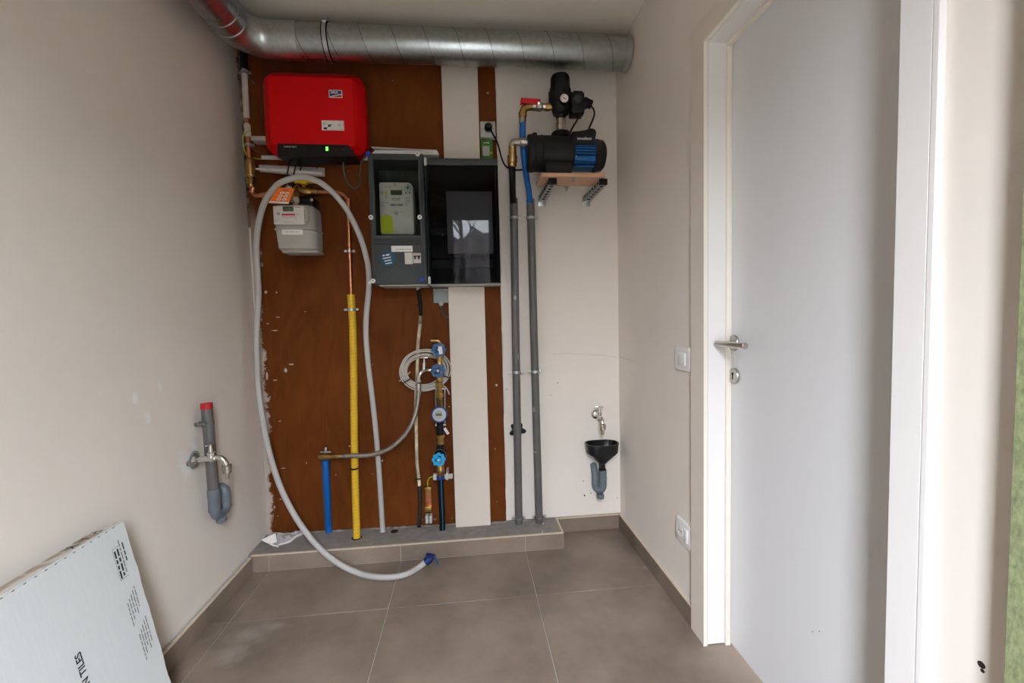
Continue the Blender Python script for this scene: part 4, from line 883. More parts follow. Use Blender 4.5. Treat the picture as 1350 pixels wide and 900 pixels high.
b = B(); b.box(mxa + .001, mxb - .003, YPU - R2 * .93, YPU - R2 * .6, pz - .004 - .047, pz - .004 - .025, .003); rp_ = obj('rating_plate', b, m_blue, pm)
b = B(); b.cyl((mxa + .006, YPU - R2 * .93 + .001, pz - .032), (mxa + .006, YPU - R2 * .93 - .002, pz - .032), .004, n=8); obj('plate_screw', b, m_zincs, rp_)
b = B(); b.lathe((pax(781.5), YPU, pz - .006), (1, 0, 0), [(0, R2 + .003), (.012, R2 + .004), (.040, R2 - .001), (.050, R2 - .012), (.053, R2 - .030)], 32); obj('fan_cover', b, m_pump, pm)
# terminal box
yf = YPU - .075
tq = [P(753.2, 190.5, yf), P(754, 173.2, yf), P(772, 172.3, yf), P(775.5, 169, yf), P(782.5, 168.8, yf), P(786, 171.5, yf), P(786.3, 176, yf), P(783.3, 190.5, yf)]
b = B(); b.prism(tq, (0, .11, 0)); bmesh.ops.bevel(b.bm, geom=list(b.bm.edges), offset=.003, segments=2, affect='EDGES'); tbx = obj('terminal_box', b, m_black, pm, ang=25)
text('excellent', P(760.8, 184.0, yf - .0005), RX, V((.05, 0, 1)), .0185, m_sticker, tbx, bold=.02)
b = B(); b.lathe((P(739.5, 178, YPU).x, YPU, pz + R1 - .004), RZ, [(0, .045), (.018, .045), (.022, .040)], 24); obj('outlet_boss', b, m_pump, pb)
b = B(); o_ = P(739.5, 172, YPU); zb3 = pz + R1 + .017; zt3 = P(740, 157, YPU).z
L_ = zt3 - zb3; b.lathe((o_.x, YPU, zb3), RZ, [(0, .019), (.008, .019), (.010, .024), (L_ * .45, .024), (L_ * .47, .021), (L_ * .55, .021), (L_ * .57, .024), (L_ * .95, .024), (L_, .02)], 10); obj('outlet_union', b, m_nickel, pm, ang=20)

# pressure controller on top
pc = thing('pressure_controller', 'black pressure controller with a white dial gauge on top of the pump', 'controller', (o_.x, YPU, zt3))
cx_ = o_.x
ztop = P(739, 98.5, YPU).z
b = B(); Hh = ztop - zt3
b.lathe((cx_, YPU, zt3), RZ, [(0, .022), (Hh * .07, .024), (Hh * .10, .036), (Hh * .30, .048), (Hh * .62, .049), (Hh * .64, .046), (Hh * .90, .045), (Hh * .96, .040), (Hh, .026)], 28); obj('body', b, m_black, pc)
for a_ in range(0, 360, 40):
    d = V((math.cos(math.radians(a_)), math.sin(math.radians(a_)), 0)); b = B(); b.obox(V((cx_, YPU, zt3 + Hh * .46)) + d * .049, d, V((-d.y, d.x, 0)), RZ, .008, .010, Hh * .34, .002); obj('rib', b, m_black, pc)
g0 = P(744, 129.5, YPU - .062)
b = B(); b.lathe(g0 + V((0, .02, 0)), (0, -1, 0), [(0, .0215), (.018, .0215), (.020, .0195), (.0202, .018)], 28); gg = obj('gauge_case', b, m_black, pc)
b = B(); b.lathe(g0 + V((0, .001, 0)), (0, -1, 0), [(.0008, .0185), (.0016, .0185)], 28); gf = obj('gauge_face', b, m_sticker, gg)
b = B(); y = g0.y - .0006; b.torus(g0 + V((0, -.0006, 0)), (0, -1, 0), .0145, .0011, 14, 4, 2.4, -.6); obj('red_scale', b, m_redink, gf)
b = B(); b.obox(g0 + V((0, -.0012, 0)), V((.85, 0, -.5)).normalized(), RY, V((.5, 0, .85)).normalized(), .022, .0006, .0022); b.cyl(g0, g0 + V((0, -.002, 0)), .0025, n=8); obj('needle', b, m_ink, gf)
b = B(); o_ = P(760.5, 137, YPU - .02); b.obox(o_ + V((0, .01, -.004)), RX, RY, RZ, .062, .070, .094, .006); cb_ = obj('control_box', b, m_black, pc)
b = B(); b.obox(o_ + V((.006, .02, .05)), RX, RY, RZ, .045, .05, .018, .004); obj('box_lid', b, m_black, cb_)
b = B(); b.lathe(o_ + V((-.003, -.024, .008)), (0, -1, 0), [(0, .021), (.006, .021), (.008, .017), (.014, .017), (.015, .013)], 20); obj('reset_button', b, m_boxd, cb_)
b = B(); b.lathe(o_ + V((.030, .005, .006)), (1, 0, 0), [(0, .026), (.016, .026), (.018, .015), (.026, .015)], 16); obj('cable_gland', b, m_black, cb_)
b = B(); q = P(774.5, 136, YPU - .015); b.obox(q, V((.9, 0, -.35)).normalized(), RY, V((.35, 0, .9)).normalized(), .046, .034, .032, .006); pgx = obj('plug', b, m_rubber, pc)
cab('cable', [P(779, 139.5, YPU - .02), P(782.5, 144, YPU - .02), P(783.5, 151, YPU - .02), P(780.5, 160, YPU - .02), P(776.5, 169, YPU - .03)], .0042, m_rubber, pc)
cab('cable', [P(762, 150, YPU - .01), P(761, 158, YPU - .02), P(755.5, 167, YPU - .03), P(750.5, 177, YPU - .02), P(748.5, 182, YPU + .02)], .0042, m_rubber, pc)

# ---- delivery pipe: blue hose, brass elbow and red-levered valve
bp_ = thing('blue_delivery_pipe', 'bright blue hose with brass elbow and red lever valve left of the pump', 'hose', P(698, 262, -.065))
b = B(); b.tube(spline([P(698.5, 268, -.065), P(697.8, 255, -.068), P(695, 238, -.085), P(692, 218, -.125), P(690, 200, -.155), P(689.2, 182, -.17), P(689, 160, YPU)], 7), .0143, 16); obj('hose', b, m_bluepipe, bp_)
b = B(); b.lathe(P(689, 162.5, YPU), RZ, [(0, .0135), (.003, .0165), (.022, .0165), (.024, .013)], 16); obj('ferrule', b, m_nickel, bp_)
b = B(); b.tube(spline([P(689.2, 156, YPU), P(689.5, 148, YPU), P(692.5, 142.5, YPU), P(698, 140.8, YPU), P(704, 140.6, YPU)], 5), .0165, 16); be = obj('elbow', b, m_brass, bp_)
b = B(); b.lathe(P(689.2, 154, YPU), RZ, [(0, .018), (.012, .0195), (.02, .018)], 16); obj('elbow_collar', b, m_brass, be)
b = B(); b.lathe(P(702, 140.6, YPU), P(719, 141, YPU) - P(702, 140.6, YPU), [(0, .018), (.012, .018), (.014, .0145), (.022, .0205), (.040, .0205), (.048, .0155), (.062, .0175)], 10); vb2 = obj('valve_body', b, m_nickel, bp_, ang=20)
b = B(); b.cyl(P(710.5, 138, YPU - .004), P(710.5, 134.3, YPU - .006), .0075, n=12); b.cyl(P(710.5, 136, YPU - .016), P(710.5, 136, YPU - .022), .006, n=6); obj('valve_stem', b, m_nickel, vb2)
b = B(); q0, q1 = P(687.8, 133.6, YPU - .008), P(710.5, 135.3, YPU - .008); d = (q1 - q0).normalized(); b.obox((q0 + q1) / 2, d, RY, d.cross(RY) * -1, (q1 - q0).length, .018, .0145, .005); obj('red_lever', b, mat('red_lever_plastic', (.50, .008, .02), .45), vb2)
b = B(); b.lathe(P(718.5, 141, YPU), RX, [(0, .019), (.022, .019), (.023, .014), (.036, .014)], 8); obj('reducer', b, m_brass, bp_, ang=20)

# ---- suction pipe: black hose, brass adapter, nickel elbow
bs = thing('black_suction_pipe', 'black hose with brass adapter and nickel elbow feeding the pump inlet', 'hose', P(675.5, 262, -.07))
b = B(); b.tube(spline([P(676.5, 268, -.065), P(675.8, 250, -.08), P(675.5, 232, -.13), P(675.3, 217, -.155)], 6), .0155, 16); obj('hose', b, m_rubber, bs)
b = B(); d = P(675.8, 193, YPU) - P(675.3, 220, -.165); b.lathe(P(675.3, 220, -.165), d, [(0, .017), (.004, .0205), (.018, .0205), (.02, .023), (.05, .023), (.052, .0185), (.085, .0175), (d.length, .0175)], 14); obj('adapter', b, m_brass, bs)
b = B(); b.tube(spline([P(675.8, 194, YPU), P(675.9, 190.5, YPU), P(677.5, 188, YPU), P(682, 187.5, YPU), P(687, 187.5, YPU)], 5), .0165, 16); el2 = obj('elbow', b, m_nickel, bs)
b = B(); b.lathe(P(685.5, 187.5, YPU), RX, [(0, .018), (.003, .0225), (.022, .0225), (.024, .016), (.045, .016)], 10); obj('nut', b, m_nickel, el2, ang=20)
b = B(); b.lathe(P(675.8, 191.0, YPU), (0, 0, -1), [(0, .0195), (.010, .0195)], 16); obj('elbow_collar', b, m_nickel, el2)

# ---- two grey pipes down to the ledge
def gpipe(pts, label, clamps):
    q = [P(*p, -.052) for p in pts]; q[-1] = V((q[-1].x, -.052, LH + .0008))
    g = thing('drain_pipe', label, 'pipe', q[-1], 'grey vertical pipes')
    b = B(); b.tube(q, .0198, 20, cap=True); t_ = obj('pipe', b, m_pvc, g)
    b = B(); b.torus(q[0] + V((0, 0, -.001)), RZ, .0185, .0022, 20, 6); obj('cut_rim', b, m_pvc, g)
    for py in clamps:
        f = (py - pts[0][1]) / (pts[-1][1] - pts[0][1]); pclamp(q[0].lerp(q[-1], f), .0198, g, .013, lug=.013)
    return g
g1 = gpipe(((677.2, 262), (680.5, 480), (684, 683)), 'grey plastic pipe rising to the black hose, left of the two', (286, 482.5, 675))
g2 = gpipe(((699.3, 263), (705, 480), (710.8, 681)), 'grey plastic pipe rising to the blue hose, right of the two', (286, 481.5, 673.5))
ko = P(682.5, 567.5, -.030)
b = B(); lob = []
for k in range(40):
    a_ = 2 * math.pi * k / 40; lob.append(V((ko.x + (.036 + .010 * math.cos(5 * a_ + .9)) * math.cos(a_), -.0145, ko.z + (.033 + .009 * math.cos(5 * a_ + .9)) * math.sin(a_))))
b.prism(lob, (0, -.0165, 0)); kn = obj('star_knob', b, m_navy if False else m_black)
tag(kn, 'black lobed plastic cap on the wall behind the left grey pipe', 'knob')
# ================================================================== mains water set
YWt = -.085
wa = thing('water_meter_set', 'brass water meter set with blue handwheels, a dial meter and a black supply pipe', 'water meter', Z(582.5, 697, LH + .0005))
A = lambda px, py, dy=0: P(px, py, YWt + dy)
def rod(name, p, q, r, m, par, n=16, ang=38): bb = B(); bb.cyl(p, q, r, n=n); return obj(name, bb, m, par, ang=ang)
# top outlet elbow
b = B(); b.tube(spline([A(568, 449.2), A(574, 449), A(578, 449.5), A(580.2, 453), A(580, 460)], 5), .0088, 14); obj('outlet_elbow', b, m_brass, wa)
# upper body
sleeve('upper_body', A(580, 455), A(579.2, 500), [(0, .011), (.1, .016), (.3, .018), (.42, .014), (.55, .014), (.62, .021), (.8, .021), (.88, .017), (1, .016)], m_brass, wa)
def wheel(c, m, R=.029, tilt=0, par=wa):
    c = V(c); bb = B(); nrm = V((0, -1, .08)).normalized(); u = V((1, 0, 0)); v = nrm.cross(u) * -1
    n_ = 64; outer = []; inner = []
    for k in range(n_):
        a_ = 2 * math.pi * k / n_ + tilt; rr = R * (1 + .09 * math.cos(8 * a_)); outer.append((u * math.cos(a_) + v * math.sin(a_)) * rr); inner.append((u * math.cos(a_) + v * math.sin(a_)) * (R * .62))
    f = nrm * .005; fr_ = [[c + p + f for p in outer], [c + p - f for p in outer], [c + p - f for p in inner], [c + p + f for p in inner]]
    vv = [[bb.bm.verts.new(p) for p in r] for r in fr_]
    for i in range(4):
        for k in range(n_): bb.bm.faces.new((vv[i][k], vv[i][(k + 1) % n_], vv[(i + 1) % 4][(k + 1) % n_], vv[(i + 1) % 4][k]))
    w_ = obj('handwheel', bb, m, par)
    bb = B()
    for k in range(3):
        a_ = tilt + math.pi / 2 + 2 * math.pi * k / 3; d = u * math.cos(a_) + v * math.sin(a_); bb.obox(c + d * R * .42, d, nrm.cross(d), nrm, R * .75, .018, .0075, .002)
    bb.lathe(c - nrm * .006, nrm, [(0, R * .42), (.012, R * .42), (.014, R * .34)], 16); obj('spokes', bb, m, w_)
    bb = B(); bb.cyl(c + nrm * .006, c + nrm * .0105, .0042, n=8); obj('wheel_screw', bb, m_zincs, w_)
    bb = B(); bb.cyl(c - nrm * .004, c - nrm * .045, .0095, n=12); obj('spindle', bb, m_brass, w_)
    return w_
wheel(A(578.3, 461, -.055), m_bluewheel, .033, .2)
wheel(A(577.5, 488.5, -.060), m_bluewheel, .0325, 0)
b = B(); o_ = A(580.7, 461.5, -.066); b.obox(o_, V((1, 0, .1)).normalized(), RY, V((-.1, 0, 1)).normalized(), .017, .0012, .036); lbq = obj('valve_label', b, m_paper, wa, smooth=False)
cab('label_wire', [o_ - V((0, 0, .016)), A(577, 472, -.05), A(575, 477, -.02)], .0009, m_zincs, lbq, 5)
# side tap to the braided hose
b = B(); b.tube(spline([A(574, 488), A(566, 487.5), A(561, 487.5, -.005), A(556, 490, -.015), A(553, 495, -.02), A(552.3, 502, -.02)], 5), .0085, 12); tp = obj('side_tap_body', b, m_chrome, wa)
rod('side_tap_bonnet', A(559.2, 487, -.006), A(559.4, 478, -.006), .0095, m_chrome, tp); b = B(); b.lathe(A(559.4, 478.5, -.006), RZ, [(0, .006), (.026, .0028), (.03, .0025)], 10); obj('side_tap_stem', b, m_chrome, tp)
b = B(); b.obox(A(559.3, 471.5, -.006), RX, RY, RZ, .036, .008, .005, .002); obj('side_tap_handle', b, m_chrome, tp)
b = B(); b.lathe(A(552.3, 503.5, -.02), RZ, [(0, .0115), (.012, .0125), (.020, .0105), (.03, .0105)], 8); obj('side_tap_nut', b, m_chrome, tp, ang=20)
sleeve('union', A(579, 500), A(579.8, 518), [(0, .015), (.15, .015), (.18, .0205), (.62, .0205), (.66, .015), (1, .015)], m_brass, wa, 6)
sleeve('union', A(579.8, 517.5), A(580, 524), [(0, .020), (.9, .020), (1, .017)], m_brass, wa, 6)
sleeve('meter_tail', A(580, 522), A(580.2, 540), [(0, .0145), (.25, .0145), (.27, .0135), (1, .0135)], m_brass, wa)
b = B(); 
for dx in (-.020, .022): b.cyl(A(580, 512) + V((dx, .012, 0)), A(580.2, 560) + V((dx, .012, 0)), .0038, n=8)
b.obox(A(580, 513) + V((.001, .012, 0)), RX, RY, RZ, .055, .006, .008, .002); b.obox(A(580.2, 561) + V((.001, .012, 0)), RX, RY, RZ, .055, .006, .008, .002)
obj('meter_bracket', b, m_zincs, wa)
dc = A(579.4, 547.5, -.045)
b = B(); b.lathe(dc + V((0, .058, 0)), (0, -1, .08), [(0, .030), (.02, .034), (.045, .036), (.05, .039), (.066, .0395), (.068, .036)], 32); dm = obj('meter_housing', b, m_ring, wa)
nrm = V((0, -1, .08)).normalized(); dcf = dc + V((0, .058, 0)) + nrm * .0683
b = B(); b.lathe(dcf - nrm * .002, nrm, [(0, .0325), (.002, .0325), (.0025, .030)], 32); df = obj('dial', b, mat('dial_pale', (.42, .46, .44), .3), dm)
u_, v_ = RX, nrm.cross(RX) * -1
if v_.z < 0: v_ = -v_
b = B(); b.obox(dcf + v_ * .001 - u_ * .003 + nrm * .0008, u_, v_, nrm, .030, .013, .0006); obj('dial_display', b, m_lcd, df, smooth=False)
bars([(0, [.006, .006]), (-.008, [.03])], dcf + v_ * .018 - u_ * .008 + nrm * .0009, u_, v_, .006, .0022, m_ink, df); bars([(0, [.022])], dcf - v_ * .014 - u_ * .012 + nrm * .0009, u_, v_, .006, .002, m_inkg, df)
sleeve('meter_outlet', A(580.2, 557), A(580.6, 572), [(0, .016), (.4, .016), (.42, .0195), (1, .0195)], m_black, wa)
b = B(); o_ = A(588.5, 568, -.03); b.obox(o_, V((.85, 0, .5)).normalized(), RY, V((-.5, 0, .85)).normalized(), .013, .0012, .036); obj('seal_tag', b, m_paper, wa, smooth=False)
sleeve('union', A(580.6, 571.5), A(580.8, 586), [(0, .0145), (.1, .0205), (.35, .0205), (.37, .015), (.62, .015), (.64, .0185), (1, .0185)], m_brass, wa, 8)
sleeve('valve_block', A(580.8, 585), A(581, 601), [(0, .0195), (.5, .0195), (.55, .027), (1, .028)], m_black, wa)
sleeve('valve_neck', A(580.8, 600), A(580.9, 628), [(0, .015), (.3, .015), (.5, .0165), (.62, .0205), (.82, .0205), (.86, .018), (1, .018)], m_brass, wa)
wheel(A(578.5, 605.5, -.058), m_cyan, .0315, .35)
b = B(); b.torus(A(579.5, 600.5, -.035), (0, -1, 0), .031, .0012, 24, 5, 3.6, -.2); obj('seal_wire', b, m_zincs, wa)
sleeve('blue_collar', A(580.8, 626.5), A(580.9, 631), [(0, .0195), (.1, .021), (.9, .021), (1, .0195)], m_ring, wa)
fp_ = Z(583.2, 697.5, LH + .0006)
b = B(); pth = spline([A(581, 630), A(581.8, 655), P(583, 680, -.072), fp_], 6); b.tube(pth, .0148, 16); spw = obj('supply_pipe', b, m_rubber, wa)
b = B(); b.tube([p + V((.003, -.0143, 0)) for p in pth], .0013, 5); obj('blue_stripe', b, m_cyan, spw)
wc = thing('pipe_clip', 'white plastic clip beside the light blue handwheel, holding the black supply pipe', 'clip', A(589, 628, .03))
b = B(); b.box(A(585.5, 628).x, A(597, 628).x, YWt - .004, YWt + .012, A(590, 631).z, A(590, 625).z, .003); obj('arm', b, m_sock, wc)
b = B(); b.box(A(588, 628).x, A(591, 628).x, YWt - .008, -.0035, A(590, 632).z, A(590, 622.5).z, .002); obj('clip_head', b, m_sock, wc)
b = B(); b.box(A(571, 628).x, A(575.8, 628).x, YWt - .008, YWt + .014, A(573, 632).z, A(573, 624.5).z, .002); o = obj('earth_terminal', b, m_sock, wa)
# earth link
el = thing('earth_link', 'brass earth link block with a short yellow-green wire near the ledge', 'terminal', P(566, 690, -.03))
b = B(); b.box(P(560.5, 655, -.03).x, P(568.5, 655, -.03).x, -.0015, -.022, P(565, 672, -.03).z, P(564, 645, -.03).z, .001); lk = obj('base', b, m_copper, el, smooth=False)
for py0, py1 in ((642, 648.5), (668, 674.5)):
    b = B(); a_, c_ = P(560.3, py0, -.036), P(568.8, py1, -.036); b.box(a_.x, c_.x, -.022, -.040, c_.z, a_.z, .0015); tb_ = obj('terminal_block', b, m_brass, el)
    b = B(); o_ = (a_ + c_) / 2; b.cyl(V((o_.x, -.040, o_.z)), V((o_.x, -.046, o_.z)), .006, n=8); obj('terminal_screw', b, m_brass, tb_)
cab('earth_wire', [P(564.2, 643, -.032), P(563.8, 635, -.035), P(566.5, 629.5, -.045), P(572, 628, -.07)], .0032, m_lime, el)
for dx in (-2.6, 2.2):
    b = B(); a_ = P(565.5 + dx, 679.5, -.03); b.box(a_.x - .0075, a_.x + .0075, -.0015, -.040, P(565, 689, -.03).z, P(565, 679, -.03).z, .003); obj('clear_clip', b, m_sock, el)
for dx in (-8, 8): b = B(); a_ = WP(565.5 + dx, 684, -.0004); b.lathe(a_, (0, -1, 0), [(0, .006), (.003, .006), (.006, .004)], 10); obj('clip_screw', b, m_zincs, el)

# coil of white cable
YCo = -.052; co = P(560.5, 488, YCo)
cc = thing('cable_coil', 'coil of thin white cable hanging on the plywood behind the braided hose', 'cable', co)
random.seed(9)
for k in range(9):
    R_ = .088 + .0042 * k + random.uniform(-.002, .002); off = V((random.uniform(-.006, .006), random.uniform(-.008, .008), random.uniform(-.006, .006))); pts = []
    for i in range(48):
        a_ = 2 * math.pi * i / 48; pts.append(co + off + V((R_ * 1.02 * math.cos(a_), .004 * math.sin(2 * a_ + k), R_ * .86 * math.sin(a_) + .004 * math.cos(a_ + k))))
    b = B(); b.tube(pts + [pts[0]], .0035, 7, cap=False); obj('loop', b, m_cablew, cc)
for a_ in (.75, 3.7, 5.9): b = B(); d = V((math.cos(a_), 0, math.sin(a_) * .85)); c0 = co + d * .107; b.obox(c0, d, RY, d.cross(RY), .048, .028, .005, .002); obj('cable_tie', b, m_black, cc)
cab('cable_end', [P(541, 490, -.05), P(532, 498, -.055), P(526.5, 502.5, -.05)], .003, m_cablew, cc, 7); cab('cable_end', [P(578, 505, -.05), P(588, 511, -.05), P(592.5, 520, -.05)], .0034, m_cablew, cc, 7)

# taped riser cable
rc = thing('riser_cable', 'dark riser cable with torn cream tape running from the meter box down to the ledge', 'cable', P(553.5, 691, -.03))
rp = [P(551.5, 381, -.045), P(553.5, 395, -.04), P(555, 410, -.035), P(553.5, 430, -.03), P(551, 455, -.028), P(550, 490, -.028), P(548, 530, -.028), P(549, 570, -.028), P(549.8, 610, -.028), P(553, 640, -.028), P(553.8, 670, -.028)]
e_ = Z(553.3, 691, LH + .0005); rp.append(V((e_.x, min(e_.y, -.010), LH + .0005)))
rsp = spline(rp, 6)
b = B(); b.tube(rsp[:18], .0088, 10); obj('black_cable', b, m_rubber, rc)
b = B(); b.tube(rsp[14:-12], .0088, 10); obj('cream_cable', b, m_cream_tape, rc)
b = B(); b.tube(rsp[-13:], .0095, 10); obj('taped_end', b, mat('dark_tape', (.03, .028, .026), .5, noise=(40, .8)), rc)
for i in (9, 52): 
    b = B(); b.lathe(rsp[i] - V((0, 0, .003)), RZ, [(0, .0115), (.006, .0115)], 12); b.obox(rsp[i] + V((-.012, -.008, 0)), RX, RY, RZ, .010, .007, .007); obj('cable_tie', b, m_black, rc)
b = B(); b.lathe(P(551.3, 382.5, -.045), RZ, [(0, .008), (.012, .010), (.022, .0155), (.03, .0155)], 14); obj('gland', b, m_sock, rc)

# junction box
jb = thing('junction_box', 'small grey junction box under the meter cabinet, half behind the white board', 'box', P(581, 391, -.013))
a_, c_ = P(571, 380.3, -.036), P(591.5, 398.8, -.036); b = B(); b.box(a_.x, c_.x, -.003, -.036, c_.z, a_.z, .002); jbb = obj('body', b, m_trunk, jb)
for px in (572.6, 587.5): b = B(); o_ = P(px, 381.7, -.037); b.cyl(o_ + V((0, .002, 0)), o_ - V((0, .001, 0)), .0045, n=10); obj('lid_screw', b, m_sock, jbb)
b = B(); b.lathe(P(581.5, 398.3, -.026), (0, 0, -1), [(0, .0125), (.008, .0125), (.018, .007)], 14); obj('gland', b, m_sock, jb)
cab('cable', [P(581.5, 402, -.026), P(582.3, 409, -.026), P(586, 416, -.022), P(591.5, 418, -.018)], .0038, m_cable, jb)

# braided hose, stop valve and blue riser
bh = thing('braided_hose', 'steel braided flexible hose curving from the side tap to the brass stop valve', 'hose', P(520, 590, -.11))
hb = spline([P(552.3, 506, -.105), P(551.8, 520, -.108), P(549, 540, -.112), P(542, 560, -.118), P(532, 575, -.12), P(518, 588, -.12), P(502, 596, -.118), P(485, 600, -.112), P(466, 600.5, -.108), P(452, 601, -.10)], 8)
b = B(); b.tube(hb, .0112, 14); hbt = obj('braid', b, mat('steel_braid', (.30, .27, .24), .42, .7, noise=(260, .45)), bh)
b = B(); b.lathe(P(552.2, 519, -.105), RZ, [(0, .0125), (.05, .0125)], 14); obj('ferrule', b, m_steel, bh)
b = B(); b.lathe(P(463, 600.6, -.108), P(449, 601, -.10) - P(463, 600.6, -.108), [(0, .0122), (.03, .0122), (.034, .0095), (.05, .0095)], 14); obj('ferrule', b, m_steel, bh)
sv = thing('stop_valve', 'small brass stop valve with a chrome butterfly handle on the blue riser', 'valve', P(430, 605, -.09))
b = B(); b.lathe(P(449.5, 601, -.10), P(421, 602.5, -.09) - P(449.5, 601, -.10), [(0, .0115), (.012, .0145), (.024, .0145), (.03, .012), (.058, .0165), (.085, .0165), (.104, .0145)], 12); svb = obj('body', b, m_brass, sv)
b = B(); b.cyl(P(429, 601, -.092), P(429, 595, -.094), .006, n=10); obj('stem', b, m_brass, svb)
b = B(); o_ = P(429.5, 595.5, -.095); b.obox(o_, V((1, 0, -.06)).normalized(), RY, RZ, .050, .012, .006, .002); b.obox(o_ + V((0, 0, .010)), RX, RY, RZ, .011, .010, .024, .003); obj('butterfly_handle', b, m_zincs, svb)
br_ = thing('blue_riser', 'short bright blue sleeve rising from the ledge to the brass stop valve', 'pipe', Z(433.5, 699.5, LH))
e_ = Z(433.8, 700, LH + .0005); e_.y = min(e_.y, -.002); e_ = V((P(433.8, 700, e_.y).x, e_.y, LH + .0005))
b = B(); b.tube(spline([P(429, 606, -.085), P(430, 630, -.08), P(431.5, 660, -.045), e_ + V((-.002, 0, .05)), e_], 6), .0158, 16); obj('sleeve', b, m_bluepipe, br_)

# ================================================================== drain funnel and tap, back wall right
fz = lambda px, py, y: P(px, py, y)
df_ = thing('drain_funnel', 'black oval drain funnel on a grey trap below the right chrome tap', 'funnel', P(791, 655, -.06))
YFn = -.075
b = B(); c0 = P(793.5, 587, YFn); Wt = (P(814.8, 585, YFn).x - P(772.3, 585, YFn).x) / 2
def ell(z, rx, ry, dy=0, n=36): return [V((c0.x + rx * math.copysign(abs(math.cos(a_)) ** .7, math.cos(a_)), YFn + dy + ry * math.copysign(abs(math.sin(a_)) ** .8, math.sin(a_)), z)) for a_ in [2 * math.pi * k / n for k in range(n)]]
zt4, zm, zn, zb4 = P(793, 584, YFn).z, P(793, 597, YFn).z, P(794, 609, YFn).z, P(794, 619, YFn).z
Z0 = zt4
sq = [ell(zb4, .015, .015), ell(zn - .004, .016, .016), ell(zn, .024, .024), ell(zn + .006, .028, .026), ell(zm - .006, Wt * .80, .050), ell(zm + .006, Wt * .95, .054), ell(Z0 - .004, Wt * .98, .056), ell(Z0 - .003, Wt * 1.02, .059), ell(Z0 + .002, Wt * 1.02, .059), ell(Z0 + .002, Wt * .95, .053), ell(zm + .004, Wt * .88, .048), ell(zm - .008, Wt * .7, .04), ell(zn + .004, .018, .018)]
b.rings(sq); fn = obj('funnel', b, m_gloss, df_)
b = B(); b.lathe((c0.x, YFn, zb4 - .002), RZ, [(0, .0185), (.010, .0185), (.012, .0165)], 18); obj('rubber_seal', b, m_rubber, fn)
xt = P(795, 640, YFn).x; zA, zB = P(795, 619, YFn).z, P(794, 652, YFn).z
zc_ = P(794, 640, YFn).z
b = B(); b.tube([V((xt, YFn, zA)), V((xt, YFn, zA - .012)), V((xt, YFn, zc_ + .004))], .0195, 20); t1 = obj('trap_inlet', b, m_pvcl, df_)
x2 = P(785, 640, YFn + .02).x; y2 = YFn + .022
b = B(); rb = (xt - x2) / 2
b.tube([V((xt, YFn, zc_ + .006))] + [V((xt - rb + rb * math.cos(a_), YFn + (y2 - YFn) * (1 - math.cos(a_)) / 2, zc_ - .026 * math.sin(a_))) for a_ in [math.pi * k / 10 for k in range(11)]] + [V((x2, y2, P(785, 624, y2).z))] + [V((x2, y2 + .02, P(785, 617.5, y2).z)), V((x2 + .002, -.016, P(785, 616, y2).z))], .0185, 18); obj('trap_bend', b, m_pvcl, df_)
b = B(); o_ = P(791.5, 651, YFn); b.lathe(o_, (0, 0, -1), [(0, .016), (.003, .0195), (.020, .0195), (.023, .017)], 18); obj('clean_out_cap', b, m_pvcl, df_)
b = B(); b.torus((xt, YFn, P(795, 630, YFn).z), RZ, .0195, .0015, 24, 6); obj('bead', b, m_pvcl, t1)

def tap(o, out, side, label, handle_turn=0, sc_=1.0):
    """garden tap: wall flange at o, spout body along out"""
    o = V(o); out = V(out).normalized(); side = V(side).normalized(); s = sc_
    t_ = thing('garden_tap', label, 'tap', o)
    b = B(); b.lathe(o, out, [(0, .026 * s), (.002, .027 * s), (.009, .020 * s), (.012, .012 * s)], 24); obj('wall_flange', b, m_chrome, t_)
    b = B(); b.lathe(o + out * .008, out, [(0, .0105 * s), (.04 * s, .0105 * s), (.043 * s, .0125 * s), (.062 * s, .0125 * s), (.066 * s, .010 * s), (.070 * s, .006)], 16); bd = obj('body', b, m_chrome, t_)
    j = o + out * .056 * s
    b = B(); b.lathe(j, RZ, [(0, .013 * s), (.014 * s, .012 * s), (.016 * s, .0145 * s), (.024 * s, .0145 * s), (.026 * s, .009 * s), (.040 * s, .0065 * s), (.055 * s, .005 * s)], 12); bn = obj('bonnet', b, m_chrome, t_)
    hd = (side * math.cos(handle_turn) + out * math.sin(handle_turn)).normalized()
    b = B(); b.obox(j + V((0, 0, .055 * s)), hd, RZ.cross(hd), RZ, .042 * s, .009 * s, .006 * s, .002); obj('tee_handle', b, m_chrome, bn)
    b = B(); b.tube(spline([j + out * .002, j + out * .022 * s + V((0, 0, .004)), j + out * .040 * s - V((0, 0, .006 * s)), j + out * .050 * s - V((0, 0, .028 * s))], 5), .0098 * s, 14); obj('spout', b, m_chrome, t_)
    e = j + out * .051 * s - V((0, 0, .026 * s))
    b = B(); b.lathe(e, (0, 0, -1), [(0, .012 * s), (.002, .0165 * s), (.016 * s, .0165 * s), (.018 * s, .0145 * s), (.026 * s, .0155 * s), (.031 * s, .0155 * s), (.033 * s, .0075 * s), (.056 * s, .0068 * s)], 12); obj('hose_connector', b, m_nickel, t_)
    return t_
tap(P(786, 546, -.0142), (.03, -1, -.02), (1, .1, 0), 'small chrome garden tap on the white back wall above the black funnel', .2, .95)
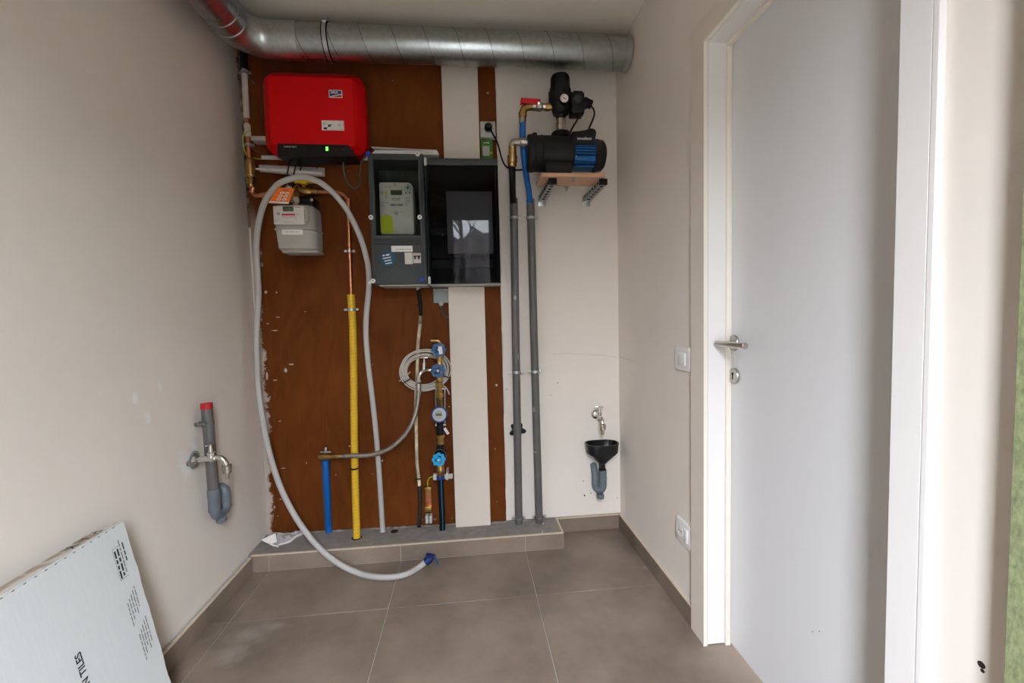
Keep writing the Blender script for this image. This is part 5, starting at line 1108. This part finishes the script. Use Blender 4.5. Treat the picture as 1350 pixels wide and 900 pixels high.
# ---- left wall: standpipe with trap, tap
XLW = lambda z: -.030 * z / CZ
XP = .028
sp_ = thing('standpipe', 'grey plastic standpipe with red cap and curved trap on the left wall', 'pipe', X(290, 692, XP))
pA, pB = X(274.5, 534, XP), X(281.5, 645, XP); yL = (pA.y + pB.y) / 2
b = B(); b.tube([V((XP - .006, yL, pA.z)), V((XP, yL, pB.z))], .0192, 24); obj('pipe', b, m_pvc, sp_)
b = B(); b.lathe((XP - .006, yL, pA.z + .009), (0, 0, -1), [(0, .0185), (.002, .0206), (.022, .0206), (.023, .0194)], 24); obj('red_cap', b, m_redcap, sp_)
zq = X(268, 560, XP).z
b = B(); b.lathe((XP - .005, yL, zq - .008), RZ, [(0, .0196), (.001, .0212), (.012, .0212), (.013, .0196)], 24); b.obox((XP - .006, yL - .025, zq), RX, RY, RZ, .018, .012, .014, .003); b.obox((XP - .006, yL + .023, zq), RX, RY, RZ, .014, .008, .012, .003); b.cyl((XP - .01, yL - .025, zq), (XLW(zq) + .0005, yL - .025, zq), .006, n=8); b.cyl((XP - .01, yL, zq), (XLW(zq) + .0005, yL, zq), .006, n=8); obj('wall_bracket', b, m_pvc, sp_)
zS, zE = X(281, 645, XP).z, X(285, 672, XP).z
b = B(); b.lathe((XP, yL, zS + .001), (0, 0, -1), [(0, .0215), (.030, .0225), (.032, .0212), (zS - zE, .0212)], 24); ti = obj('trap_socket', b, m_pvcl, sp_)
yU = X(298.5, 660, XP).y; rb = (yU - yL) / 2
bend = [V((XP, yL + rb - rb * math.cos(a_), zE - .030 * math.sin(a_))) for a_ in [math.pi * k / 12 for k in range(13)]]
zU = X(296, 652, XP).z
b = B(); b.tube([V((XP, yL, zE + .012))] + bend + [V((XP, yU, zU)), V((XP - .004, yU + .002, zU + .016)), V((XP - .016, yU + .002, zU + .026)), V((XLW(zU) + .001, yU + .002, zU + .027))], .0183, 20); obj('trap_bend', b, m_pvcl, sp_)
b = B(); b.torus((XP, yU, X(297, 668, XP).z), RZ, .0186, .0013, 24, 6); obj('bead', b, m_pvcl, sp_)
b = B(); b.lathe((XP, yL + rb * .9, zE - .038), (0, .25, -1), [(0, .016), (.004, .0195), (.020, .0195), (.022, .017)], 22); obj('clean_out_cap', b, m_pvcl, sp_)
zt_ = X(256, 606, 0).z; to = X(256.5, 606, XLW(zt_) + .0005)
tap(to, (1, .10, -.01), (0, 1, .03), 'chrome garden tap on the left wall in front of the grey standpipe', .25, 1.0)
b = B(); o_ = X(256.5, 606, XLW(zt_) + .0006); b.lathe(o_, (1, 0, 0), [(0, .034), (.0012, .033)], 24); o = obj('cover_plate', b, m_trunk); tag(o, 'thin grey round cover plate behind the left wall tap', 'plate')
b = B(); o_ = X(248, 611, XLW(zt_) + .0002); b.torus(o_ + V((.0006, 0, 0)), RX, .0085, .0015, 20, 4); b.obox(o_ + V((.0005, 0, 0)), RX, V((0, .7, .7)), V((0, -.7, .7)), .001, .016, .002); o = obj('no_drinking_sticker', b, mat('maroon_print', (.16, .06, .05), .7)); tag(o, 'tiny round dark red warning sticker beside the left wall tap', 'sticker')

# ================================================================== switch and outlet on the right wall
def plate(name, cxy, label, cat, dial):
    (px0, py0), (px1, py1) = cxy; a_ = X(px0, py0, XR - .006); c_ = X(px1, py1, XR - .006); yc = (a_.y + c_.y) / 2; zc = (a_.z + c_.z) / 2
    hw, hh = .060 if dial else .059, .0445 if not dial else .046
    t_ = thing(name, label, cat, (XR - .001, yc, zc - hh)); b = B()
    def rr(dx, ins_):
        out = []; w_, h_ = hw - ins_, hh - ins_; r = .014
        for cy, cz, a0 in ((w_ - r, h_ - r, 0), (-w_ + r, h_ - r, 90), (-w_ + r, -h_ + r, 180), (w_ - r, -h_ + r, 270)):
            for k in range(6): q = math.radians(a0 + 18 * k); out.append(V((XR - dx, yc + cy + r * math.cos(q), zc + cz + r * math.sin(q))))
        return out
    b.rings([rr(.0005, .002), rr(.0045, 0), rr(.0085, .003), rr(.0095, .010)]); pl2 = obj('frame', b, m_wht, t_)
    if not dial:
        b = B(); b.box(XR - .009, XR - .0125, yc - .026, yc + .026, zc - .023, zc + .023, .0015); obj('rocker', b, m_wht, t_)
    else:
        b = B(); b.box(XR - .0085, XR - .0105, yc - .040, yc + .044, zc - .026, zc + .026, .001); ins2 = obj('insert', b, m_wht, t_)
        b = B(); b.lathe((XR - .0106, yc + .018, zc), (-1, 0, 0), [(0, .0225), (.0012, .0225), (.0014, .0205), (.0006, .0195)], 24); obj('socket_face', b, m_wht, ins2)
        for s in (-.0095, .0095): b = B(); b.cyl((XR - .0109, yc + .018 + s, zc), (XR - .0118, yc + .018 + s, zc), .0028, n=10); obj('socket_hole', b, m_dark, ins2)
        b = B(); b.box(XR - .0105, XR - .0135, yc - .036, yc - .014, zc - .025, zc + .025, .001); obj('rocker', b, m_wht, ins2)
    return t_
plate('light_switch', ((890, 473), (911, 473)), 'square white light switch on the right wall beside the door casing', 'switch', False)
plate('wall_outlet', ((890.5, 694), (913, 711)), 'low white wall outlet with a switch on the right wall above the skirting', 'outlet', True)

# ================================================================== flat carton leaning on the left wall
yk0 = -.952; th = math.radians(10.3)
psi = math.radians(3); AL = V((math.sin(psi), -math.cos(psi), 0)); HN = V((math.cos(psi), math.sin(psi), 0))
dn = HN * math.sin(th) - RZ * math.cos(th); nf = HN * math.cos(th) + RZ * math.sin(th); TH = .047; HT = .612; LN = .62
ct = thing('flat_carton', 'large flat white tile carton leaning against the left wall at the lower left', 'box', (.07, yk0 - LN / 2, 0))
top_in = V((.057, yk0, .602)) - nf * TH
top_in.z += .0012 - (top_in + dn * HT).z
fo = top_in + nf * TH
def cpt(u, v, e=0): return fo + AL * u + dn * v + nf * e     # u towards the camera from the far edge, v down from the top
random.seed(5)
b = B(); edge_f = []; N = 26
outl = []
for k in range(N + 1): outl.append((random.uniform(-.0015, .0025) + (.012 if k == 0 else 0), HT * k / N))
prof = [(0.004, 0.006)] + outl[1:] + [(LN, HT), (LN, 0), (.02, 0)]
b.prism([cpt(u, v, 0) for u, v in prof], -nf * (TH - .001)); bmesh.ops.bevel(b.bm, geom=[e for e in b.bm.edges if e.calc_length() > .3], offset=.004, segments=2, affect='EDGES'); cb = obj('carton_body', b, m_carton, ct, smooth=False)
b = B(); b.prism([cpt(.012, -.0004, -.002), cpt(LN, -.0004, -.002), cpt(LN, -.0004, -TH + .002), cpt(.03, -.0004, -TH + .002)], (0, 0, .0007)); te = obj('scuffed_top', b, m_scuff, cb, smooth=False)
b = B()
for k in range(24): u = .04 + k * .025; o_ = cpt(u, .0045, .0003); b.obox(o_, -AL, dn, nf, .006, .002, .0006)
obj('perforation', b, m_seam, cb, smooth=False)
upd = AL                              # letter tops point away from the back wall
rt_ = -dn                                        # lines read upwards
def on(px, py): q = onplane(px, py, fo + nf * .0004, nf); return q
q1 = on(105, 858); ln_ = .155
text('PORCELAIN TILES', q1 + V((0, .001, 0)), rt_, upd, .024, m_ink, cb, 'RIGHT', bold=.025)
# small printed blocks along the far edge
def block(p_top, cols, h, pitch): 
    bars(cols, p_top, dn, (-AL), pitch, h, m_inkg, cb)
def words(L, st=0): 
    out = []; x = 0
    while x < L: w_ = random.uniform(.008, .022); out.append(min(w_, L - x + .004)); x += w_ + .004
    return (st, out)
p0 = on(147, 725); p1 = on(158, 766); Lb = (p1 - p0).dot(dn)
b = B(); fw_ = .030
for (u0, u1, v0, v1) in ((0, fw_, 0, .0012), (0, fw_, Lb, Lb + .0012), (0, .0012, 0, Lb)):
    b.quad(p0 + (-AL) * u0 + dn * v0 + nf * .0003, p0 + (-AL) * u1 + dn * v0 + nf * .0003, p0 + (-AL) * u1 + dn * v1 + nf * .0003, p0 + (-AL) * u0 + dn * v1 + nf * .0003)
obj('print_frame', b, m_inkg, cb, smooth=False)
for k, (st0, L_, h_) in enumerate(((.008, Lb - .012, .0055), (.006, Lb - .016, .0055), (-.014, Lb + .006, .0035), (-.002, Lb * .62, .0042))):
    bars([words(L_, st0)], p0 + (-AL) * (.004 + .0105 * k), dn, (-AL), .01, h_, m_ink if k in (0, 1, 3) else m_inkg, cb)
for (pa, pb, n_) in ((on(167.5, 796), on(177, 830), 5), (on(183, 836), on(191.5, 882), 5)):
    L_ = (pb - pa).dot(dn); d = (pb - pa)
    for k in range(n_): bars([words(L_ * (.9 - .1 * (k % 3)), -.012 * k * (.6 if k else 0))], pa + (-AL) * (.0085 * k), dn, (-AL), .01, .0034, m_inkg, cb)
text('P A K', cpt(.052, -.0012, -TH + .006), AL, nf, .044, m_ink, cb, name='handwriting')

# ================================================================== clear plastic bag on the ledge
random.seed(12)
bgt = thing('plastic_bag', 'crumpled clear plastic bag of small parts on the left end of the ledge', 'bag', (.10, -.07, LH))
def bag_sheet(lift, name, m):
    b = B(); NU, NV = 22, 12
    q = [Z(344, 713, LH), Z(368, 721, LH), Z(405, 703, LH), Z(401, 694.5, LH), Z(357, 694, LH)]
    for p in q: p.y = min(p.y, .006)
    g = []
    for j in range(NV + 1):
        row = []
        for i in range(NU + 1):
            fu, fv = i / NU, j / NV
            near = q[0].lerp(q[1], min(1, fu * 2)) if fu < .5 else q[1].lerp(q[2], fu * 2 - 1)
            far = V((near.x * .2 + (q[4].lerp(q[3], fu)).x * .8, PY(near.x) - .014, LH))
            p = near.lerp(far, fv); edge_ = min(fu, 1 - fu, fv, 1 - fv) * 2
            h = .002 + lift * (edge_ ** .5) * (.7 + .5 * math.sin(9 * fu + 3 * fv) * math.sin(5 * fv + 2)) + random.uniform(-.006, .006) * (edge_ > 0)
            p.x = max(p.x, .004); row.append(b.bm.verts.new((p.x, p.y, LH + .001 + max(.0005, h))))
        g.append(row)
    for j in range(NV):
        for i in range(NU): b.bm.faces.new((g[j][i], g[j][i + 1], g[j + 1][i + 1], g[j + 1][i]))
    return obj(name, b, m, bgt, ang=30)
bag_sheet(.026, 'film', m_film)
b = B(); b.prism([P(344, 711.5, -.125), P(363, 703, -.110), P(365, 714, -.128), P(357.5, 717.5, -.138), P(351, 715.3, -.135)], (0, .001, .0008)); obj('paper_insert', b, m_paper, bgt, smooth=False)
b = B(); b.tube(spline([Z(366, 720, LH) + V((0, 0, .006)), Z(382, 716, LH) + V((0, 0, .010)), Z(392, 709, LH) + V((0, 0, .012)), V((Z(405, 701.5, LH).x, .002, LH + .010))], 4), [.003, .004, .005, .006, .007, .006, .006, .006, .007, .006, .006, .005, .004], 6); obj('bag_fold_highlight', b, m_paper, bgt)
b = B(); b.tube([P(352, 703, .0), P(366, 702.5, -.004), P(378, 704.5, -.004), P(392, 701.5, .0), P(402, 698, .004)], [.002, .004, .003, .004, .002], 6); obj('bag_fold_highlight', b, m_paper, bgt)  # top fold as an opaque white ridge: the film's highlight painted in
b = B(); b.tube([P(352, 714.5, -.135), P(360, 718.5, -.138), P(367, 720.5, -.135)], [.002, .004, .003], 6); obj('bag_fold_highlight', b, m_paper, bgt)  # white ridge on the near fold, painting the glint on the clear film
for px, py, r in ((372, 710, .010), (379, 711, .009), (366, 713, .009)):
    o_ = Z(px, py, LH) + V((0, 0, .012)); b = B(); b.lathe(o_ + V((-.010, 0, 0)), RX, [(0, r), (.022, r), (.024, r * .6)], 10); obj('plastic_plug', b, m_sock, bgt)
